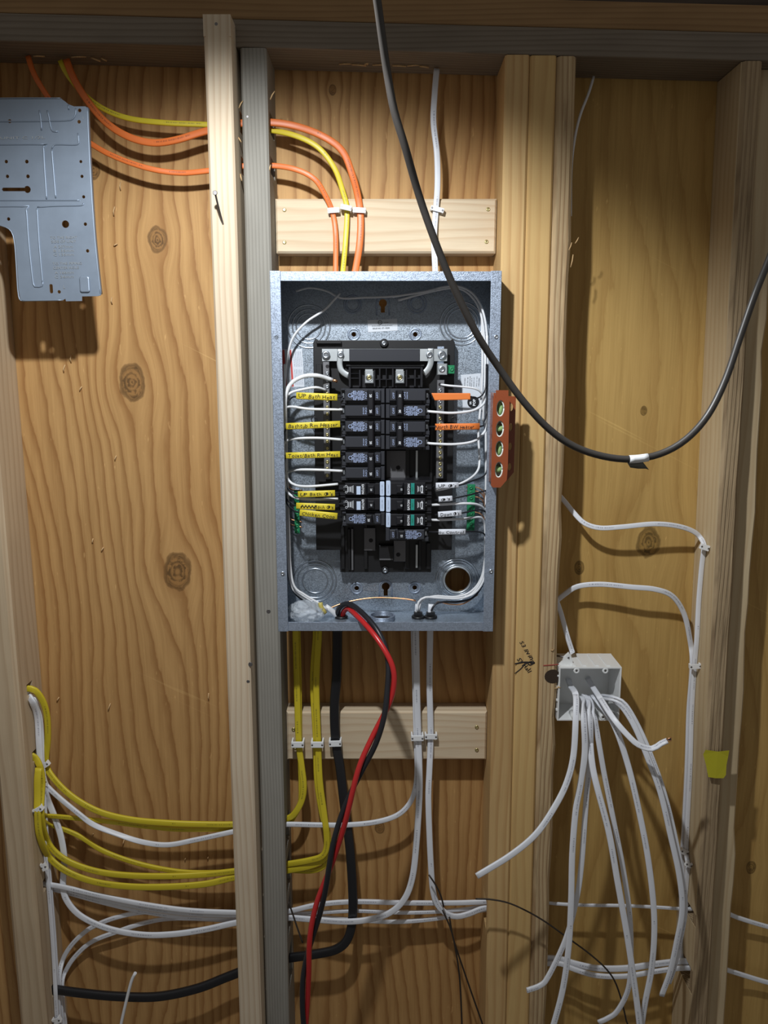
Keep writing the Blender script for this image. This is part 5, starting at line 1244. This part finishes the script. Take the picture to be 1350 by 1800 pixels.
jc = [('white cable from the junction box curling left across the honey studs', [(999, 1194, 1.308), (1003, 1206, 1.285), (1012, 1222, 1.225), (1012, 1262, 1.195), (1008, 1328, 1.185), (996, 1376, 1.178), (974, 1420, 1.168), (942, 1466, 1.155), (898, 1503, 1.145), (838, 1540, 1.135)], 11),
      ('short white cable with a bare copper end, curling right out of the box', [(1033, 1192, 1.308), (1041, 1206, 1.285), (1058, 1232, 1.215), (1079, 1264, 1.175), (1102, 1291, 1.160), (1122, 1309, 1.152), (1146, 1316, 1.148, 40), (1162, 1307, 1.146, 55), (1173, 1302, 1.145, 60)], 10),
      ('long white cable ending below the frame by the splintered stud', [(1018, 1225, 1.290), (1024, 1230, 1.262), (1026, 1262, 1.212), (1028, 1322, 1.202), (1020, 1380, 1.198), (1012, 1425, 1.195), (1006, 1500, 1.192), (1004, 1580, 1.190), (1000, 1660, 1.188), (990, 1735, 1.186), (974, 1798, 1.184), (966, 1820, 1.184)], 11),
      ('white cable whose end kicks left near the bottom of the splintered stud', [(1026, 1222, 1.292), (1032, 1228, 1.266), (1037, 1256, 1.213), (1038, 1322, 1.215), (1032, 1385, 1.213), (1028, 1440, 1.212), (1022, 1520, 1.210), (1013, 1582, 1.208), (994, 1652, 1.205), (964, 1716, 1.20), (950, 1732, 1.198), (926, 1741, 1.192)], 10),
      ('white cable whose end hooks back left at the bottom of the right bay', [(1032, 1224, 1.290), (1039, 1236, 1.254), (1044, 1256, 1.212), (1049, 1284, 1.208), (1062, 1360, 1.210), (1078, 1440, 1.208), (1094, 1520, 1.208), (1106, 1600, 1.21), (1109, 1670, 1.213), (1105, 1735, 1.218), (1086, 1776, 1.222), (1068, 1790, 1.224), (1052, 1797, 1.226)], 9.5),
      ('straightest of the white cables hanging from the junction box', [(1028, 1238, 1.270), (1033, 1252, 1.226), (1036, 1282, 1.196), (1043, 1355, 1.188), (1070, 1462, 1.180), (1086, 1552, 1.177), (1102, 1642, 1.175), (1114, 1722, 1.174), (1123, 1790, 1.173), (1127, 1830, 1.173)], 11),
      ('white cable bowing right then back to the bottom edge of the view', [(1042, 1222, 1.290), (1052, 1234, 1.256), (1079, 1273, 1.202), (1103, 1342, 1.192), (1122, 1420, 1.187), (1138, 1502, 1.184), (1148, 1582, 1.183), (1150, 1642, 1.183), (1145, 1705, 1.184), (1134, 1762, 1.185), (1126, 1815, 1.186)], 10.5),
      ('left cable of the rightmost hanging pair from the junction box', [(1050, 1227, 1.290), (1064, 1228, 1.255), (1078, 1232, 1.214), (1095, 1244, 1.202), (1117, 1280, 1.192), (1140, 1336, 1.184), (1161, 1394, 1.180), (1178, 1466, 1.178), (1194, 1540, 1.178), (1199, 1600, 1.180), (1189, 1658, 1.184), (1178, 1708, 1.188), (1163, 1750, 1.192)], 10),
      ('right cable of the rightmost hanging pair from the junction box', [(1056, 1222, 1.295), (1068, 1223, 1.258), (1080, 1226, 1.218), (1100, 1239, 1.208), (1124, 1280, 1.203), (1148, 1336, 1.194), (1168, 1394, 1.190), (1186, 1466, 1.188), (1200, 1540, 1.188), (1205, 1598, 1.190), (1196, 1652, 1.194), (1186, 1698, 1.198), (1176, 1728, 1.20)], 8)]
for i, (lab, sp, w) in enumerate(jc):
    o = cable('cable', lab, sp, 'white_sheath', w, 0.0025, 1.19, group=JC)
    if i == 1:
        for dy in (-2, 0, 2):
            MB().sweep([P(1171, 1302 + dy * .6, 1.1455), P(1176, 1300 + dy, 1.145), P(1180, 1299 + dy * 1.4, 1.145)], 0.0011, 0.0011, 'round', 6).build('wire_tip', 'copper' if dy else 'black_wire', o)

# ------------------------------------------------------------------ orange torpedo level, held on the panel flange by its magnet
LV0, LV1 = 1.158, PF - 0.0016
lx0 = PX(865, 770, LV0); lx1 = PX(894, 770, LV0); z1, z0 = PZ(686, LV0), PZ(857, LV0); zs = PZ(700, LV0)
lv = thing('torpedo_level', 'small orange torpedo level on the right edge of the panel', 'level', ((lx0 + lx1) / 2, LV1, z0))
lw = lx1 - lx0; kk = scale(770, LV0)
outl = [(lx0 + .003, z0), (lx1 - .010, z0), (lx1 - .001, z0 + .011), (lx1, z0 + .03), (lx1, zs), (lx1 - .002, zs), (lx1 - .002, z1), (lx0 + .004, z1), (lx0 + .004, zs), (lx0, zs), (lx0, z0 + .003)]
vx = lx0 + lw * 0.46
vz = [PZ(p, LV0) for p in (718, 754, 789, 826)]
def oval(x, z, a, b, n=20): return [(x + a * math.cos(2 * math.pi * i / n), z + b * math.sin(2 * math.pi * i / n)) for i in range(n)]
plate('front_rail', outl, [oval(vx, z, 7.2 * kk, 14.5 * kk) for z in vz], LV0, LV0 + 0.004, 'level_orange', lv)
MB().box(lx0 + lw * .06, lx0 + lw * .16, LV0 + .004, LV1 - .004, z0 + .006, z1 - .004).build('web', 'level_orange', lv)
MB().box(lx0 + lw * .80, lx0 + lw * .90, LV0 + .004, LV1 - .004, z0 + .020, z1 - .004).build('web', 'level_orange', lv)
plate('back_rail', [(lx0 + .002, z0 + .004), (lx1 + .004, z0 + .004), (lx1 + .0150, z0 + .018), (lx1 + .0150, z1 - .010), (lx0 + .002, z1 - .008)], [oval(lx1 + .0085, z, 3.6 * kk, 7 * kk) for z in vz], LV1 - .004, LV1, 'level_orange', lv)
for i, z in enumerate(vz):
    yc = LV0 + 0.012
    if i % 2: mbv = MB().sweep([Vector((vx - .008, yc, z)), Vector((vx, yc, z)), Vector((vx + .008, yc, z))], .0055, .0055, 'round', 12)
    else: mbv = MB().sweep([Vector((vx + .0015, yc, z - .011)), Vector((vx + .0015, yc, z)), Vector((vx + .0015, yc, z + .011))], .0045, .0045, 'round', 12)
    v_ = mbv.build('vial', 'vial_green', lv); v_['label'] = 'green spirit vial'
    MB().ring(vx, LV0 + .0035, z, 6.6 * kk, .0009, 20, 5).build
    mr = MB(); pts = [Vector((x_, LV0 + .0035, z_)) for x_, z_ in oval(vx, z, 6.6 * kk, 13.6 * kk)]; mr.sweep(pts + pts[:1], .0011, .0011, 'round', 6); mr.build('vial_bezel', 'vial_end', lv)
    MB().box(vx - 6.4 * kk, vx + 6.4 * kk, LV0 + .0205, LV0 + .0215, z - 13 * kk, z + 13 * kk).build('vial_backing', 'vial_end', v_)

# ------------------------------------------------------------------ pressed steel mounting plate, upper left
MY = 1.205
mo = [(-95, 176), (20, 174), (108, 174), (114, 178), (120, 183), (130, 187), (150, 187), (155, 191), (156, 200), (158, 260), (163, 350), (168, 420), (174, 480), (178, 515), (177, 519), (172, 520.5), (144, 521), (144, 529), (116, 529.5), (115, 525), (110, 528), (40, 529), (36, 526), (33, 510), (30, 460), (27, 425), (22, 408), (12, 400), (0, 396.5), (-95, 396)]
kM = scale(340, MY)
mh = []
for (px, py, r) in ((140, 194, 3), (139, 214, 3), (17, 213, 3.2), (11, 284, 3), (47, 284, 3.2), (13, 310, 3), (49, 310, 3.2), (15, 385, 3), (142, 284, 2.6), (144, 310, 2.8), (147, 346, 2.8), (115, 394, 6.5), (150, 394, 3), (154, 441, 3), (104, 513, 3)):
    x, z = Q(px, py, MY); mh.append(circle(x, z, r * kM, 14))
sl = [Q(5, 333, MY), Q(44, 333, MY)]; (xa, za), (xb, zb2) = sl
mh.append([(xa, za - 3 * kM), (xb, zb2 - 3 * kM)] + [(xb + 4 * kM + 6 * kM * math.cos(math.radians(t)), zb2 + 6 * kM * math.sin(math.radians(t))) for t in range(-140, 141, 28)] + [(xb, zb2 + 3 * kM), (xa, za + 3 * kM), (xa - 2 * kM, za)])
x, z = Q(90, 507.5, MY); mh.append(rrect(x - 3 * kM, x + 3 * kM, z - 8 * kM, z + 8 * kM, 2.6 * kM))
mp = thing('mounting_plate', 'pressed grey steel mounting plate hanging in the upper left', 'plate', P(60, 529, MY))
plate('plate_sheet', [Q(a, b, MY) for a, b in mo], mh, MY, MY + 0.0014, 'plate_steel', mp)
def crease(spec, w=2.6, name='pressed_rib', d=0.0012):
    pts, _ = path([(a, b, MY - 0.0002) for a, b in spec], MY, 0.004)
    return MB().sweep(pts, w * kM / 2, d, 'round', 8).build(name, 'plate_steel', mp)
for sp in ([(-90, 214), (60, 213), (115, 212), (128, 209), (133, 200), (133, 190)], [(120, 184), (121, 193)], [(83, 194), (86, 205), (89, 222), (93, 231), (102, 231)], [(69, 194), (72, 212), (73, 229)],
           [(-90, 255), (70, 254), (76, 258), (78, 290), (82, 350)], [(90, 340), (100, 350)][:0] or [(91, 262), (94, 300), (98, 348)], [(91, 262), (95, 255), (105, 254), (136, 254), (138, 246), (137, 234)],
           [(-90, 364), (40, 363), (46, 368), (50, 420), (55, 470), (59, 500), (64, 504), (74, 503), (75, 495)], [(65, 366), (69, 430), (75, 498)], [(66, 364), (100, 362), (143, 361), (146, 357)], [(-90, 352), (60, 352), (100, 352), (140, 352)]):
    crease(sp)
x, z = Q(149.5, 500, MY); mb = MB(); mb.prism_y(rrect(x - 9 * kM, x + 9 * kM, z - 14 * kM, z + 14 * kM, 4 * kM), MY - 0.003, MY); mb.build('raised_pad', 'plate_steel', mp, 0.0016)
mb = MB(); yy = MY - 0.0008
def emb(t, px, py, h, wpx=None): x, z = Q(px, py, yy); lettering(mb, t, x, z, yy, h * kM, None if wpx is None else wpx * kM, math.radians(1), 0.0)
for t, px, py, wp in (('TO THE RIGHT', 112, 417.5, 48), ('SIDE OF UNIT', 112, 424.5, 44), ('A 207mm', 111, 433.5, 34), ('B 135mm', 112, 440.5, 36), ('C 135mm', 112, 447.5, 36), ('TO THE PIPING', 118, 463, 52), ('CENTER HOLE', 116, 470.5, 46), ('A 166mm', 113, 479, 34), ('C 36mm', 113, 486.5, 34)):
    emb(t, px, py, 6.2, wp)
emb('UNIT C 1/2L', 40, 242, 6, 78); emb('1', 146, 207, 7); emb('L', 113, 504, 8)
o = mb.build('lettering', 'aluminium', mp); o['label'] = 'embossed lettering'
# bent rims
for sp in ([(108, 174), (20, 174), (-95, 176)], [(155, 190), (158, 260), (163, 350), (168, 420), (174, 480), (178, 517)], [(40, 529), (110, 528)], [(40, 529), (36, 526), (33, 510), (30, 460), (27, 425), (22, 408), (12, 400), (0, 396.5)]):
    pts, _ = path([(a, b, MY + 0.004) for a, b in sp], MY, 0.006)
    MB().sweep(pts, 0.0009, 0.0045, 'sleeve', 8).build('bent_rim', 'plate_steel', mp)
# bracket leg that carries it on the left stud, outside the view
q0, q1 = PX(-95, 300, MY), PX(-80, 300, MY)
MB().box(q0 - 0.002, q0 + 0.012, MY + 0.0014, YF - 0.0004, PZ(390, MY), PZ(180, MY)).build('side_flange', 'plate_steel', mp)

# ------------------------------------------------------------------ yellow paper tag on the right stud
yt = [(1240, 1318), (1262, 1321), (1282, 1319), (1280, 1330), (1277, 1345), (1276, 1362), (1272, 1368), (1258, 1368), (1245, 1366), (1241, 1345), (1236, 1326)]
ty = YF - 0.004
mb = MB(); n = len(yt); vs = []
for dy in (0, .0006):
    for i, (a, b) in enumerate(yt):
        off = -0.006 * max(0, (b - 1330) / 40) ; q = P(a, b, ty + off + dy); vs.append(q)
mb.add(vs, [tuple(range(n)), tuple(range(2 * n - 1, n - 1, -1))] + [(i, (i + 1) % n, n + (i + 1) % n, n + i) for i in range(n)])
tag(mb.build('paper_tag', 'tag_yellow'), 'torn yellow paper tag on the rough stud at the right', 'tag')

relax_cables()
